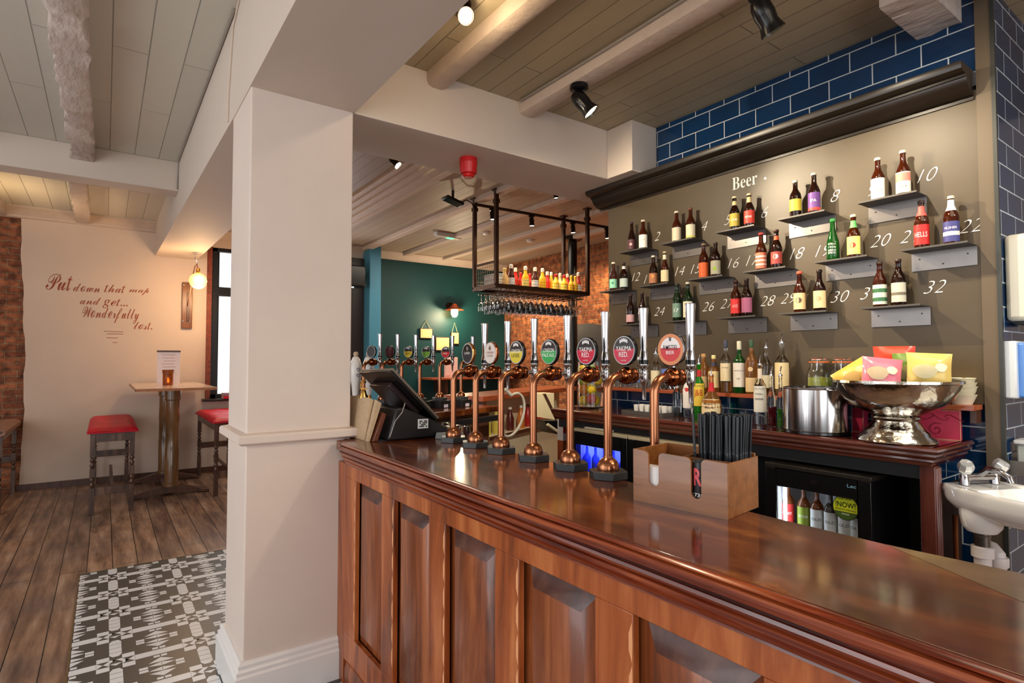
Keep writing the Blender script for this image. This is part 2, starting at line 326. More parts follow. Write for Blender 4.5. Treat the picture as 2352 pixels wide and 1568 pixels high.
# back room joists and moulded bulkhead
for x in (3.148,3.828,4.529,5.177): S('trim_8',MB().box(x-.0,x+.1,3.12,YT,3.12,3.18),JOIST,.01)
S('trim_9',MB().prism([(2.05,3.17),(2.05,3.14),(2.1,3.13),(2.1,3.11),(2.16,3.10),(2.16,3.08),(2.22,3.07),(2.22,3.05),(2.3,3.04),(2.3,3.03),(2.36,3.03),(2.36,3.17)],3.12,YT-.3,'Y'),JOIST)
def cornice(x0,x1,y,zt,s=.11):
    return MB().prism([(y,zt),(y-s,zt),(y-s,zt-.02),(y-s*.75,zt-.03),(y-s*.45,zt-.07),(y-s*.25,zt-.09),(y-s*.2,zt-.11),(y,zt-.12)],x0,x1,'X')
S('trim_10',cornice(-3.4,.49,YT-.02,3.17,.14),JOIST)
S('trim_10',cornice(.955,5.85,YT,3.17,.12),JOIST)
# window
w=T_('window_1',None,None,(0,0,0)); w['kind']='structure'
fr=MB(); y0,y1=8.40,8.52
fr.box(WX0+.03,WX0+.10,y0,y1,WZ0,WZ1).box(WX1-.1,WX1,y0,y1,WZ0,WZ1).box(WX0,WX1,y0,y1,WZ0,WZ0+.06).box(WX0,WX1,y0,y1,WZ1-.05,WZ1).box(WX0,WX1,y0-.01,y1,2.31,2.43).box(WX0,WX1,y0-.03,y1,2.36,2.385)
fr.box(WX0+.1,WX0+.125,y0+.03,y1,WZ0,WZ1).box(1.83,1.9,y0,y1,WZ0,WZ1)
P('window_frame',fr,BLACKW,w,bev=.004)
P('window_lining',MB().box(WX0-.03,WX0+.03,8.355,y1,WZ0-.02,WZ1).box(WX1,WX1+.05,8.36,y1,WZ0-.02,WZ1),REDWOOD,w,bev=.004)
P('window_sill',MB().box(1.03,2.7,8.2,8.5,.925,.955),BLACKW,w,bev=.005)
PANE=mat('frosted daylit pane',(235,240,245),.4,emit=(236,243,250),es=1.15,noise=.12,nscale=7)
P('pane',MB().box(WX0+.1,1.83,8.47,8.48,WZ0+.05,2.32).box(WX0+.1,1.83,8.47,8.48,2.42,WZ1-.05).box(1.9,WX1-.08,8.47,8.48,WZ0+.05,2.32),PANE,w)
# white grout-like edge strip and corner trims of the board wall
m=MB().box(XW-.014,XW,.694,.707,0,2.96); S('trim_11',m,mat('dark corner strip',(50,52,48),.4))
# chalk board panel with lettering
cb=T_('chalkboard_panel','large brown painted chalkboard behind the bar with numbered beer shelves','chalkboard',(XW,0,0))
P('board',MB().box(-.004,.0195,.757,2.852,1.274,2.56),CHALK,cb)
S('trim_13',MB().box(XW-.010,XW-.0005,.7075,.7565,0,2.96),TRIM)
def onwall(cy,cz,x=-.0055): return lambda u,v:(x,cy-u,cz+v)
nums={2:(1511,543),4:(1620,519),6:(1758,488),8:(1920,450),10:(2131,402),12:(1462,636),14:(1563,622),16:(1686,604),18:(1832,582),20:(2023,553),22:(2231,519),24:(1516,715),26:(1628,704),28:(1764,691),30:(1930,681),32:(2148,659)}
for n,(x,y) in nums.items():
    p=aX(x,y,XW); mb=MB(); text(mb,str(n),None,.055,onwall(p.y,p.z),shear=.45,off=-.02); P('chalk_number',mb,WHITEP,cb)
odd={9:(2006,436),21:(2091,543),19:(1892,575),29:(1812,685),31:(1998,673),11:(1490,640),15:(1600,617),17:(1731,597),27:(1672,697),5:(1673,505)}
for n,(x,y) in odd.items():
    p=aX(x,y,XW); mb=MB(); text(mb,str(n),None,.055,onwall(p.y,p.z),shear=.45,off=-.02); P('chalk_number',mb,WHITEP,cb)
p=aX(1715,415,XW); mb=MB(); text(mb,'\U0001D401\U0001D41E\U0001D41E\U0001D42B',.152,.07,onwall(p.y+.01,p.z),off=-.006); text(mb,'.',None,.014,onwall(p.y-.112,p.z-.017)); P('chalk_lettering',mb,WHITEP,cb)
# cornice shelf over the board
pr=[(XW,2.54),(XW-.012,2.54),(XW-.012,2.553),(XW-.03,2.556),(XW-.05,2.563),(XW-.075,2.582),(XW-.088,2.605),(XW-.09,2.612),(XW-.10,2.612),(XW-.10,2.622),(XW-.13,2.626),(XW-.145,2.632),(XW-.15,2.645),(XW-.15,2.66),(XW,2.66)]
pr=[(x,z-.02+.0) for x,z in pr]
ONE('cornice_shelf','long dark moulded cornice running above the chalkboard','cornice',MB().prism(pr,.765,2.93,'Y'),MOULD)
# wall lettering
mb=MB()
SG={'e':'\u212F','g':'\U0001D454','t':'\U0001D461','o':'\u2134'}
def script(s):
    o=''
    for ch in s:
        if ch in SG: o+=SG[ch]
        elif 'a'<=ch<='z': o+=chr(0x1D4B6+ord(ch)-97)
        elif ch=='P': o+='\U0001D4AB'
        elif ch=='W': o+='\U0001D4B2'
        else: o+=ch
    return o
def yw(x,y):
    p=aY(x,y,YT-.02); return lambda u,v:(p.x+u,YT-.0215,p.z+v)
wl_=T_('wall_lettering','looping brown script phrase painted on the cream wall beside the table','lettering',(0,0,0)); INK=mat('brown lettering paint',(150,72,48),.7)
for s,x,y,w_,h_ in (('Put',136,648,.24,.19),('down',199,661,.25,.095),('that',264,663,.21,.095),('map',319,669,.21,.09),('and',208,691,.2,.085),('get...',265,697,.25,.12),('Wonderfully',256,724,.56,.19),('lost.',329,748,.19,.09)):
    mb=MB(); text(mb,script(s),w_,h_,yw(x,y),shear=.12,off=.004); P('word',mb,INK,wl_)
mb=MB()
p=[aY(x,y,YT-.02) for x,y in ((238,760),(283,762),(245,771),(270,780),(258,792))]
pts=[]
for i in range(len(p)-1):
    for k in range(6): pts.append(p[i].lerp(p[i+1],k/6))
for i in range(4): 
    a,b=p[i],p[i+1]; mb.box(min(a.x,b.x),max(a.x,b.x),YT-.0215,YT-.021,(a.z+b.z)/2-.004,(a.z+b.z)/2+.002)
P('flourish',mb,INK,wl_)
# conduit cables on ceiling
def cable(name,label,pts,r,m): return ONE(name,label,'cable',MB().tube(pts,r,6),m)
cable('cable','thin cream cable running down the face of the long beam above the pillar',[(.485,2.9,3.165),(.484,3.05,3.1),(.484,3.15,2.8),(.484,3.16,2.66)],.004,CREAM)
cable('cable','pale cable clipped along the beam edge under the boarded ceiling at left',[(.482,3.0,3.163),(.482,4.3,3.165),(.482,5.6,3.16),(.48,5.63,3.0),(.48,5.64,2.93)],.006,mat('grey cable',(150,140,130),.5))
cable('cable','grey cable clipped beside the ceiling joist above the black spotlight',[(1.925,2.6,2.95),(1.93,1.9,2.945),(1.925,1.2,2.95),(1.93,-.5,2.95)],.008,mat('grey cable',(150,140,130),.5))
# floor tiles
DARKT=mat('dark mosaic tile',(64,68,68),.35,noise=.1,nscale=12); WHT=mat('white mosaic tile',(222,224,226),.35)
mb=MB(); mb.box(-.11,.92,-1.5,4.87,0,.004); mb.m=1
PX,PY=.357,.33; z=.0046
def q(a,b,c,d): mb.add([(a,b,z),(c,b,z),(c,d,z),(a,d,z)],[(0,1,2,3)])
def tri(*p): 
    if all(-.108<=a<=.918 and b<4.868 for a,b in p): mb.add([(a,b,z) for a,b in p],[(0,1,2)])
def cq(a,b,c,d):
    a=max(a,-.108);c=min(c,.918);d=min(d,4.868)
    if c>a and d>b: q(a,b,c,d)
w=PX/7
for i in range(-1,4):
  for j in range(-1,20):
    cx=.072+i*PX; cy=4.519-j*PY
    if cy<-1.2: break
    # hexagon strip of tiles
    if -.1<cx-w/2 and cx+w/2<.918:
        for k in range(4):
            a=cy-.1+k*.05; 
            if k in(0,3): 
                lo,hi=(a,a+.047)
                s=-1 if k==0 else 1
                yy=(lo if k==0 else hi); yi=(hi if k==0 else lo)
                if max(yy,yi)<4.868 and min(yy,yi)>-1.4: mb.add([(cx-w/2,yi,z),(cx+w/2,yi,z),(cx+w/2,(yy+yi)/2,z),(cx+w/4,yy,z),(cx-w/4,yy,z),(cx-w/2,(yy+yi)/2,z)],[(0,1,2,3,4,5)])
            else: cq(cx-w/2,a,cx+w/2,a+.047)
        m0=cy+PY/2
        tri((cx-w/2,m0),(cx,m0+.03),(cx-w/2,m0+.035)); tri((cx+w/2,m0),(cx+w/2,m0+.035),(cx,m0+.03)); tri((cx,m0-.035),(cx+w/2,m0-.01),(cx-w/2,m0-.01))
    m0=cy+PY/2
    for sgn in (-1,1):
        c1=cx+sgn*w
        # I-beam with bow tie
        for (u0,u1) in ((-.075,-.03),(.03,.075)): cq(c1-w/2,m0+u0,c1+w/2,m0+u1)
        tri((c1-w/2,m0-.028),(c1,m0),(c1-w/2,m0+.028)); tri((c1+w/2,m0-.028),(c1+w/2,m0+.028),(c1,m0))
        # bar
        a,b=sorted((c1+sgn*w*.52,cx+sgn*w*3.5)); cq(a,m0-.027,b,m0+.027)
        # tree: '=' bars then triangles
        c2=cx+sgn*w*2
        for u in (-.013,.017): 
            a,b=sorted((c2-sgn*w*.3,c2+sgn*w*.4)); cq(a,cy+u-.012,b,cy+u+.012)
        c3=cx+sgn*w*2.9
        for u in (-.045,.008): tri((c3-sgn*w*.5,cy+u+.018),(c3+sgn*w*.58,cy+u),(c3+sgn*w*.58,cy+u+.038))
        tri((c3-sgn*w*.45,cy+.054),(c3+sgn*w*.6,cy+.05),(c3+sgn*w*.6,cy+.098)); tri((c3-sgn*w*.45,cy-.054),(c3+sgn*w*.6,cy-.05),(c3+sgn*w*.6,cy-.098))
        a,b=sorted((c3+sgn*w*.05,c3+sgn*w*.55)); cq(a,cy+.106,b,cy+.128); cq(a,cy-.128,b,cy-.106)
S('floor_tiles',mb,[DARKT,WHT])
S('trim_12',MB().box(-.118,-.11,1,4.878,0,.006).box(-.118,.92,4.87,4.878,0,.006),mat('brass strip',(120,100,70),.4,metal=.5))
# ================= BAR COUNTER =================
MAH=woodmat('mahogany front',[(.3,(88,38,16)),(.5,(158,80,36)),(.7,(198,120,66))],.32,(5,5,.7),coat=.2,nscale=2.2,bump=.03)
MAHP=woodmat('mahogany panel',[(.3,(72,32,16)),(.5,(132,68,34)),(.7,(172,102,58))],.3,(6,6,.6),coat=.25,nscale=2.5,bump=.03)
BARTOP=woodmat('polished bar top',[(.3,(38,13,6)),(.5,(90,40,15)),(.72,(152,90,38))],.14,(3.2,.9,3),coat=.3,nscale=2.4,bump=.02)
BARTOP2=woodmat('worn bar flap top',[(.25,(70,52,36)),(.5,(100,76,54)),(.75,(130,106,82))],.3,(3,1.2,3),coat=.3,nscale=2.4,bump=.02)
EDGE=woodmat('bar edge moulding wood',[(.3,(52,14,8)),(.5,(112,42,20)),(.7,(168,86,44))],.2,(26,.9,26),coat=.3,nscale=2.2,bump=.06)
bar=T_('bar_counter','long polished mahogany bar counter with fielded front panels','bar counter',(0,0,0))
m=MB(); m.prism([(.872,-1.2),(1.285,-1.2),(1.288,.30),(1.06,.175),(1.0,-.0),(.94,-1.2)][:0] or [(.872,-1.2),(1.02,-1.2),(1.06,.12),(1.272,.50),(1.275,.75),(1.30,1.3),(1.335,2.0),(1.345,2.45),(1.345,3.2),(.962,3.2),(.962,2.6),(.872,2.6)],ZB-.04,ZB)
P('top',m,BARTOP,bar,bev=.002)
P('top_end_section',MB().prism([(1.0205,-1.2),(1.29,-1.2),(1.29,.298),(1.2725,.499),(1.0605,.119)],ZB-.04,ZB-.0005),BARTOP2,bar,'worn greyer section of the bar top at its near right end')
pr=[(.876,ZB-.001),(.8745,ZB-.003),(.872,ZB-.001),(.864,ZB+.001),(.855,ZB-.001),(.850,ZB-.005),(.856,ZB-.008),(.848,ZB-.010),(.843,ZB-.018),(.846,ZB-.027),(.858,ZB-.030),(.859,ZB-.034),(.849,ZB-.036),(.847,ZB-.042),(.851,ZB-.048),(.862,ZB-.050),(.863,ZB-.054),(.857,ZB-.057),(.859,ZB-.066),(.869,ZB-.070),(.871,ZB-.074),(.867,ZB-.078),(.872,ZB-.086),(.883,ZB-.088),(.884,ZB-.092),(.882,ZB-.096),(.896,ZB-.1),(.93,ZB-.1),(.93,ZB-.001)]
m=MB(); n=len(pr); v=[];f=[]
for y,dx in ((-1.2,0),(2.46,0),(2.50,.004),(2.55,.02),(2.60,.045),(2.632,.062)):
    for x,z in pr: v.append((min(x+dx,.962),y,z))
for i in range(5):
    for k in range(n): f.append((i*n+k,i*n+(k+1)%n,(i+1)*n+(k+1)%n,(i+1)*n+k))
m.add(v,f); P('edge_moulding',m,EDGE,bar)
XF=.895
panY=[2.413-.3975*k for k in range(9)]
m=MB(); m.box(XF,XF+.02,-1.2,2.55,.928,.99); m.box(XF,XF+.02,-1.2,2.55,.12,.246)
prev=2.55
for y in panY:
    m.box(XF,XF+.02,y,prev,.2459,.9281); prev=y-.286
m.box(XF,XF+.02,-1.2,prev,.2459,.9281) if prev>-1.2 else None
m.box(XF,XF+.05,2.5502,2.6365,.0,.985)
P('front_frame',m,MAH,bar,bev=.002)
P('plinth',MB().box(XF+.012,XF+.05,-1.2,2.55,0,.125).prism([(XF-.012,.0),(XF-.012,.10),(XF-.004,.125),(XF+.02,.125),(XF+.02,0)],-1.2,2.50,'Y'),MAHP,bar,bev=.002)
P('carcass',MB().box(XF+.055,1.26,-1.2,3.15,0,ZB-.041),mat('bar inside board',(60,44,34),.6),bar)
BEV=woodmat('darkened panel bevel',[(.3,(50,26,20)),(.5,(80,44,34)),(.7,(110,70,54))],.36,(5,5,2),coat=.1,nscale=2.5)
for y in panY:
    y1=y-.286; m=MB(); a=.030; zt,zb=.928,.246
    bx=XF+.030; fx=XF+.004
    o_=[(bx,y-.012,zb+.012),(bx,y1+.012,zb+.012),(bx,y1+.012,zt-.006),(bx,y-.012,zt-.006)]
    i_=[(fx,y-.058,zb+.05),(fx,y1+.05,zb+.05),(fx,y1+.05,zt-.055),(fx,y-.058,zt-.055)]
    m.add(o_+i_,[(0,1,5,4),(1,2,6,5),(3,0,4,7)]); m.add(i_,[(0,1,2,3)])
    m.box(bx-.001,bx+.02,y1-.01,y+.01,zb-.01,zt+.01)
    m.m=1; m.add(o_+i_,[(2,3,7,6)])  # top bevel alone takes the darkened copy of the panel wood
    m.m=2
    # worn chipped light edge beside the panel
    for s in range(7):
        z0=.30+s*.088; m.add([(XF-.0008,y+.0015,z0),(XF-.0008,y+.011,z0+.022),(XF-.0008,y+.011,z0+.058),(XF-.0008,y+.0015,z0+.084),(XF-.0008,y+.0003,z0+.04)],[(0,1,2,3,4)])
    P('front_panel',m,[MAHP,BEV,mat('worn edge wood',(228,160,112),.35)],bar)
# ================= BEER FOUNTAINS =================
COP=mat('brushed copper',(168,110,78),.24,metal=1,noise=.12,nscale=12)
COP2=mat('polished copper collar',(142,80,46),.12,metal=1,noise=.25,nscale=20)
CHR=mat('chrome',(196,196,200),.09,metal=1)
BLK=mat('gloss black plastic',(16,16,17),.2)
BLKM=mat('matt black',(22,22,24),.5)
def flat(col): return mat('print %d %d %d'%col,col,.35,coat=.3)
def disc(m,r,a0,a1,x,n=24,ins=0):
    v=[(x,0,0)]; 
    for i in range(n+1):
        a=a0+(a1-a0)*i/n; v.append((x,-r*math.cos(a),r*math.sin(a)))
    m.add(v,[tuple(range(1,n+2))])
def fountain_mesh(root,lens,tall=0,rzlens=0):
    hexp=[(.062*math.cos(PI/6+k*PI/3),.062*math.sin(PI/6+k*PI/3)) for k in range(6)]
    P('base',MB(rotz(.52)).prism(hexp,0,.024),mat('dark base block',(48,50,52),.35),root,bev=.002)
    P('dome',MB().lathe([(.034,.024),(.035,.030),(.034,.040),(.030,.050),(.023,.058),(.015,.063),(.0135,.068)],24),COP,root)
    pts=[(0,0,.06),(0,0,.27)]+[(.045-.045*math.cos(a),0,.27+.045*math.sin(a)) for a in [k*PI/2/8 for k in range(1,9)]]+[(.062,0,.3165)]
    P('pole',MB().tube(pts,.0132,16),COP,root)
    Tb=tr(.055,0,.3165)@Matrix.Rotation(PI/2,4,'Y')
    P('collar',MB().lathe([(.014,0),(.018,.002),(.024,.012),(.0275,.02),(.029,.03),(.0275,.04),(.024,.047),(.026,.05),(.026,.056),(.021,.06)],20,Tb),COP2,root)
    P('collar_ring',MB().lathe([(.023,.0605),(.025,.0615),(.025,.066),(.015,.067),(.008,.070)],20,Tb),CHR,root)
    P('spigot',MB().cyl((.12,0,.3165),(.168,0,.3165),.0075).lathe([(.0045,.235),(.0065,.237),(.008,.285),(.0125,.292),(.0135,.302),(.0145,.318),(.0145,.334),(.0125,.339),(.0158,.344),(.0158,.353)],18,tr(.168,0,0)),CHR,root)
    P('spigot_band',MB().lathe([(.0165,.3535),(.0165,.367)],18,tr(.168,0,0)),BLK,root)
    P('tap_handle',MB().lathe([(.0150,.3675),(.0145,.375),(.0115,.395),(.0105,.402),(.0115,.41),(.0125,.45),(.0148,.51),(.0165,.537),(.0160,.540),(.002,.541)],22,tr(.168,0,0)),CHR,root)
    # badge
    L=tr(.085,0,.398)
    m=MB(); m.cyl((.088,0,.345),(.088,0,.355),.004); m.m=0
    b=P('badge',MB().lathe([(.046,-.012),(.049,-.010),(.050,-.004),(.049,.002),(.044,.007),(.02,.010),(.001,.011)],32,L@Matrix.Rotation(PI/2,4,'Y')).cyl((.088,0,.34),(.088,0,.356),.0045),lens.get('rim',BLK),root)
    x=-.0125; FT=MB(L@Matrix.Rotation(0,4,'Z'))
    top,bot=lens['top'],lens['bot']
    mats=[flat(lens.get('ring',(190,190,192))),flat(top),flat(bot),flat(lens.get('ink',(245,245,245))),flat(lens.get('ink2',(245,245,245)))]
    FT.m=0; disc(FT,.0465,0,2*PI-.0001,x)
    r=lens.get('r',.043); FT.m=1; disc(FT,r,.12,PI-.12,x-.0004); FT.m=2; disc(FT,r,PI-.12,2*PI+.12,x-.0006)
    fn=lambda cz:(lambda u,v:(x-.001,-u,cz+v))
    FT.m=3
    for s,cz,w_,h_ in lens.get('text',[]): text(FT,s,w_,h_,fn(cz),off=.006)
    FT.m=4
    for s,cz,w_,h_ in lens.get('text2',[]): text(FT,s,w_,h_,fn(cz),off=.006)
    if lens.get('crest'):
        FT.m=3
        for k in range(5): FT.add([(x-.0009,-.017+.007*k+a,.024+.004*math.sin(k*PI/4)+b_) for a,b_ in ((0,0),(.006,0),(.006,.008),(.003,.013),(0,.008))],[(0,1,2,3,4)])
    P('badge_face',FT,mats,b,smooth=10)
    return root
GREY=mat('badge silver rim',(150,150,155),.15,metal=1)
FY=[2.2497,2.0607,1.8693,1.66,1.4566,1.2788,1.0933]
CO=(38,30,30)
LZ=[dict(rim=mat('polished gold rim',(214,150,84),.12,metal=1),top=(30,30,32),bot=(52,54,60),ring=(225,225,225),text=[('LAVA',.002,.045,.012)],text2=[('Q',.022,None,.016)]),
 dict(rim=mat('copper badge rim',(176,110,80),.15,metal=1),top=(232,222,214),bot=(232,222,214),ring=(206,196,190),ink=(120,100,94),ink2=(150,70,60),text=[('\u2663',.022,None,.02),('CIDER',-.012,.05,.009)],text2=[('CORNISH',.002,.06,.009)]),
 dict(top=CO,bot=(226,206,60),crest=1,text=[('LONDON',.006,.066,.015)],text2=[('LAGER.',-.012,.056,.015)],ink2=(40,36,30)),
 dict(top=CO,bot=(46,170,84),crest=1,text=[('LONDON',.006,.066,.015)],text2=[('PALE ALE.',-.012,.072,.013)]),
 dict(top=CO,bot=(206,26,62),crest=1,text=[('YAKIMA',.006,.066,.016)],text2=[('RED.',-.013,.04,.016),('MEANTIME',-.032,.022,.003)]),
 dict(top=CO,bot=(206,26,62),crest=1,text=[('YAKIMA',.006,.066,.016)],text2=[('RED.',-.013,.04,.016),('MEANTIME',-.032,.022,.003)]),
 dict(rim=GREY,top=(246,238,236),bot=(214,28,34),ring=(226,140,84),r=.036,ink=(24,24,30),text=[('AMSTEL',.006,.056,.014),('\u265B',.031,None,.012)],text2=[('BIER',-.009,.03,.010)],)]
DES=['with a gold-rimmed black and silver badge, nearest the till','with a cream badge showing a small tree','with a yellow London Lager badge','with a green London Pale Ale badge','with a crimson Yakima Red badge, just right of the green-badged one','with a crimson Yakima Red badge, just left of the wooden caddy','with a red and white round badge, standing behind the wooden caddy']
for y,l,d in zip(FY,LZ,DES):
    t=T_('beer_fountain','copper swan-neck beer tap '+d,'beer tap',(1.285,y,ZB),0,'copper beer taps along the front bar'); fountain_mesh(t,l)
# drip mat under first
ONE('bar_mat','thin black rubber mat lying under the till on the bar','mat',MB().box(-.17,.17,-.24,.24,0,.005),BLKM,(1.165,2.70,ZB),.05)
# ================= CADDY =================
CW=woodmat('caddy plywood',[(.25,(104,62,28)),(.5,(138,86,44)),(.75,(158,104,58))],.3,(1.5,12,12),coat=.25,nscale=3,bump=.02)
cad=T_('bar_caddy','open brown wooden caddy box on the bar holding black straws','caddy',(1.134,1.037,ZB),math.atan2(-.99,.136))
def rnd_slot(x0,x1,zt,zb,r=.012,n=6):
    pts=[(x0-r,zt)]
    pts+=[(x0-r+r*math.sin(a),zt-r+r*math.cos(a)) for a in [k*PI/2/n for k in range(1,n+1)]]
    w=(x1-x0)/2; cx=(x0+x1)/2
    pts+=[(cx-w*math.cos(a),zb+w-w*math.sin(a)) for a in [k*PI/n for k in range(0,n+1)]]
    pts+=[(x1+r-r*math.cos(a),zt-r+r*math.sin(a)) for a in [k*PI/2/n for k in range(0,n)]]+[(x1+r,zt)]
    return pts
H1=.134
fp=[(0,0),(0,H1)]+rnd_slot(.046,.076,H1-.002,.045)+rnd_slot(.165,.192,H1-.004,.034)+[(.257,H1-.006),(.257,0)]
P('front_board',MB().prism(fp,0,.006,'Y'),CW,cad)
P('side_board',MB().box(0,.006,.0061,.165,0,H1),CW,cad,bev=.001)
P('side_board',MB().box(.251,.257,.0061,.165,0,H1-.007),CW,cad,bev=.001)
P('back_board',MB().box(.0061,.2509,.159,.165,0,H1),CW,cad,bev=.001)
P('divider',MB().box(.120,.125,.0061,.1589,.007,H1-.01),CW,cad); P('divider',MB().box(.1251,.2509,.055,.059,.007,H1-.012),CW,cad)
P('bottom_board',MB().box(.0061,.2509,.0061,.1589,0,.006),CW,cad)
Mc=Matrix.Translation((1.134,1.037,ZB))@rotz(math.atan2(-.99,.136)); azc=math.atan2(-.99,.136)
m=MB()
for k in range(9): m.box(.0,.1,k*.0045,k*.0045+.0042,0,.085-.001*(k%3))
ONE('napkins','white folded paper napkins standing in the left slot of the caddy','napkins',m,mat('white paper',(244,242,240),.7),Mc@Vector((.012,.012,.0065)),azc)
m=MB().lathe([(.001,0),(.021,.001),(.023,.006),(.023,.112),(.02,.116),(.001,.1165)],20)
can=T_('drinks_can','small black tin with a pink letter emblem in the caddy right slot','can',Mc@Vector((.178,.031,.0065)),azc)
P('body',m,mat('black tin print',(44,44,48),.3),can)
m=MB(); text(m,'R',.022,.042,lambda u,v:(.0234*math.sin(u/.0234),-.0234*math.cos(u/.0234),.078+v),off=.03)
m.m=1; text(m,'1730',.03,.009,lambda u,v:(.0234*math.sin(u/.0234),-.0234*math.cos(u/.0234),.035+v),off=.01)
P('emblem',m,[mat('pink print',(222,90,96),.4),mat('white print',(240,240,240),.4)],can)
# straws
ST=mat('black straw plastic',(34,38,42),.28); rr=random.Random(4)
def straw():
    m=MB(); pts=[(0,0,0),(0,0,.105)]; rs=[.0031,.0031]
    for k in range(5): pts+=[(0,0,.107+k*.005),(0,0,.1095+k*.005)]; rs+=[.0036,.0029]
    pts+=[(0,0,.135),(.0008,0,.222)]; rs+=[.0031,.0031]
    m.tube(pts,.003,7,[a*1.12 for a in rs]); return m
s0=None; cnt=0
for i in range(14):
    for j in range(7):
        lx=.146+i*.0077+rr.uniform(-.002,.002); ly=.072+j*.0118+rr.uniform(-.003,.003)
        loc=Mc@Vector((lx,ly,.0065+rr.uniform(0,.004))); tx=(lx-.19)*.35+rr.uniform(-.03,.03); ty=(ly-.105)*.2+rr.uniform(-.03,.03)
        if s0 is None: s0=ONE('drinking_straw','black bendy drinking straw standing in the wooden caddy on the bar','straw',straw(),ST,loc,azc,'black straws in the bar caddy'); o=s0
        else: o=DUP(s0,loc)
        o.rotation_euler=(-ty,tx,azc)
        cnt+=1
# ================= TILL =================
till=T_('till','black touchscreen till seen from behind at the column end of the bar','till',(0,0,0))
def slab(cs,th,nrm):
    v=[Vector(c) for c in cs]; nrm=Vector(nrm).normalized()*th; vv=[tuple(p) for p in v]+[tuple(p+nrm) for p in v]
    return MB().add(vv,[(0,1,2,3),(7,6,5,4),(0,4,5,1),(1,5,6,2),(2,6,7,3),(3,7,4,0)])
A=Vector((1.06,2.83,1.388)); B=Vector((1.06,2.44,1.398)); Cc=Vector((1.30,2.44,1.158)); D=Vector((1.30,2.83,1.158))
nb=(B-A).cross(Cc-B).normalized(); 
if nb.z<0: nb=-nb
P('screen_housing',slab([A,B,Cc,D],.014,nb),BLK,till,bev=.004)
P('screen_bezel',slab([p+nb*.0142 for p in (A,B,Cc,D)],.012,nb),mat('till bezel',(112,100,88),.3),till,bev=.003)
c0=(A+B+Cc+D)/4; P('screen_back_box',slab([c0+(p-c0)*.62 for p in (A,B,Cc,D)],.03,-nb),mat('till rear brown plastic',(44,30,28),.3),till,bev=.006)
P('base_unit',MB().prism([(1.045,ZB+.006),(1.36,ZB+.006),(1.36,ZB+.035),(1.27,ZB+.085),(1.12,ZB+.15),(1.085,ZB+.145)],2.42,2.80,'Y'),mat('till base plastic',(30,28,29),.3),till,bev=.006)
m=MB(); 
for k in range(5):
    for j in range(4):
        if (k*3+j*5)%4!=1: m.box(1.20+.008*k,1.207+.008*k,2.417,2.4185,ZB+.055+.008*j,ZB+.061+.008*j)
m2=MB().box(1.192,1.246,2.4185,2.4195,ZB+.048,ZB+.092); m2.m=1; m2.v+=m.v and []; 
lab=P('sticker',m2,[mat('sticker white',(225,225,222),.5)],till); P('sticker_print',m,mat('sticker print',(60,60,60),.5),lab)
P('cable',MB().tube([(1.05,2.412,ZB+.02),(1.075,2.412,ZB+.09),(1.11,2.412,ZB+.13),(1.13,2.425,ZB+.17)],.0022,6),mat('till cable',(150,140,135),.4),till)
# leather folder, box of papers and brass bell left of the till
ONE('menu_folder','brown leather menu folder leaning between the till and the pillar','folder',MB().prism([(.985,ZB),(1.01,ZB),(1.052,ZB+.12),(1.035,ZB+.13)],2.45,2.78,'Y'),mat('brown leather',(96,48,26),.35,bump=.2,bscale=60),bev=.004)
ONE('paper_stack','stack of lined receipts and order pads leaning beside the leather folder','papers',MB().prism([(.968,ZB),(.980,ZB),(1.035,ZB+.17),(1.012,ZB+.185)],2.47,2.8,'Y').prism([(.966,ZB+.01),(.967,ZB),(1.008,ZB+.185),(.99,ZB+.195)],2.5,2.82,'Y'),mat('aged paper',(196,170,136),.7,noise=.2,nscale=20,stretch=(1,1,6)),bev=.001)
bell=T_('brass_bell','small brass bell hanging between the paper stack and the till','bell',(1.005,2.62,ZB+.188))
BRS=mat('brass',(222,176,96),.22,metal=1)
P('bell_body',MB().lathe([(.022,.0),(.021,.006),(.015,.02),(.012,.034),(.006,.04),(.001,.041)],20),BRS,bell)
P('bell_bracket',MB().box(-.016,.016,-.006,.006,.04,.048).box(-.016,-.012,-.006,.006,.048,.07).lathe([(.012,.07),(.014,.078),(.009,.084),(.001,.085)],16),BRS,bell)
# scanner / wallet on the bar right of the till
ONE('card_reader','flat grey card reader lying at the back edge of the bar beside the till','card reader',MB().prism([(-.06,0),(.06,0),(.07,.018),(-.05,.03)],-.035,.035,'Y'),mat('grey plastic',(120,122,118),.4),(1.33,2.37,ZB),.3,bev=.004)
# ================= BACK COUNTER =================
LEDGE=woodmat('red ledge wood',[(.25,(120,50,24)),(.5,(170,82,46)),(.75,(190,104,64))],.3,(12,1,12),coat=.3)
CTOP=woodmat('back counter wood',[(.25,(58,22,16)),(.5,(92,38,26)),(.75,(126,62,42))],.14,(10,1,10),coat=.8)
CY0,CY1=.795,3.02
bc=T_('back_counter','dark red mahogany back counter with moulded edge under the chalkboard','counter',(0,0,0))
P('top',MB().box(2.515,XW-.002,CY0+.02,CY1,ZC-.03,ZC),CTOP,bc,bev=.002)
pr=[(.03,0),(.008,.0),(.002,-.004),(0,-.012),(.004,-.02),(.010,-.024),(.008,-.032),(.014,-.04),(.024,-.046),(.022,-.054),(.030,-.062),(.034,-.072),(.05,-.074)]
m=MB(); n=len(pr); v=[]
for d,z in pr: v.append((2.487+d,CY1,ZC+z))
for d,z in pr: v.append((2.487+d,CY0-.0+d,ZC+z))
for d,z in pr: v.append((XW-.002,CY0+d,ZC+z))
f=[]
for s in (0,1):
    for i in range(n-1): f.append((s*n+i,s*n+i+1,(s+1)*n+i+1,(s+1)*n+i))
m.add(v,f); P('edge_moulding',m,CTOP,bc)
m=MB(); m.box(2.545,2.60,.825,.875,0,ZC-.075)
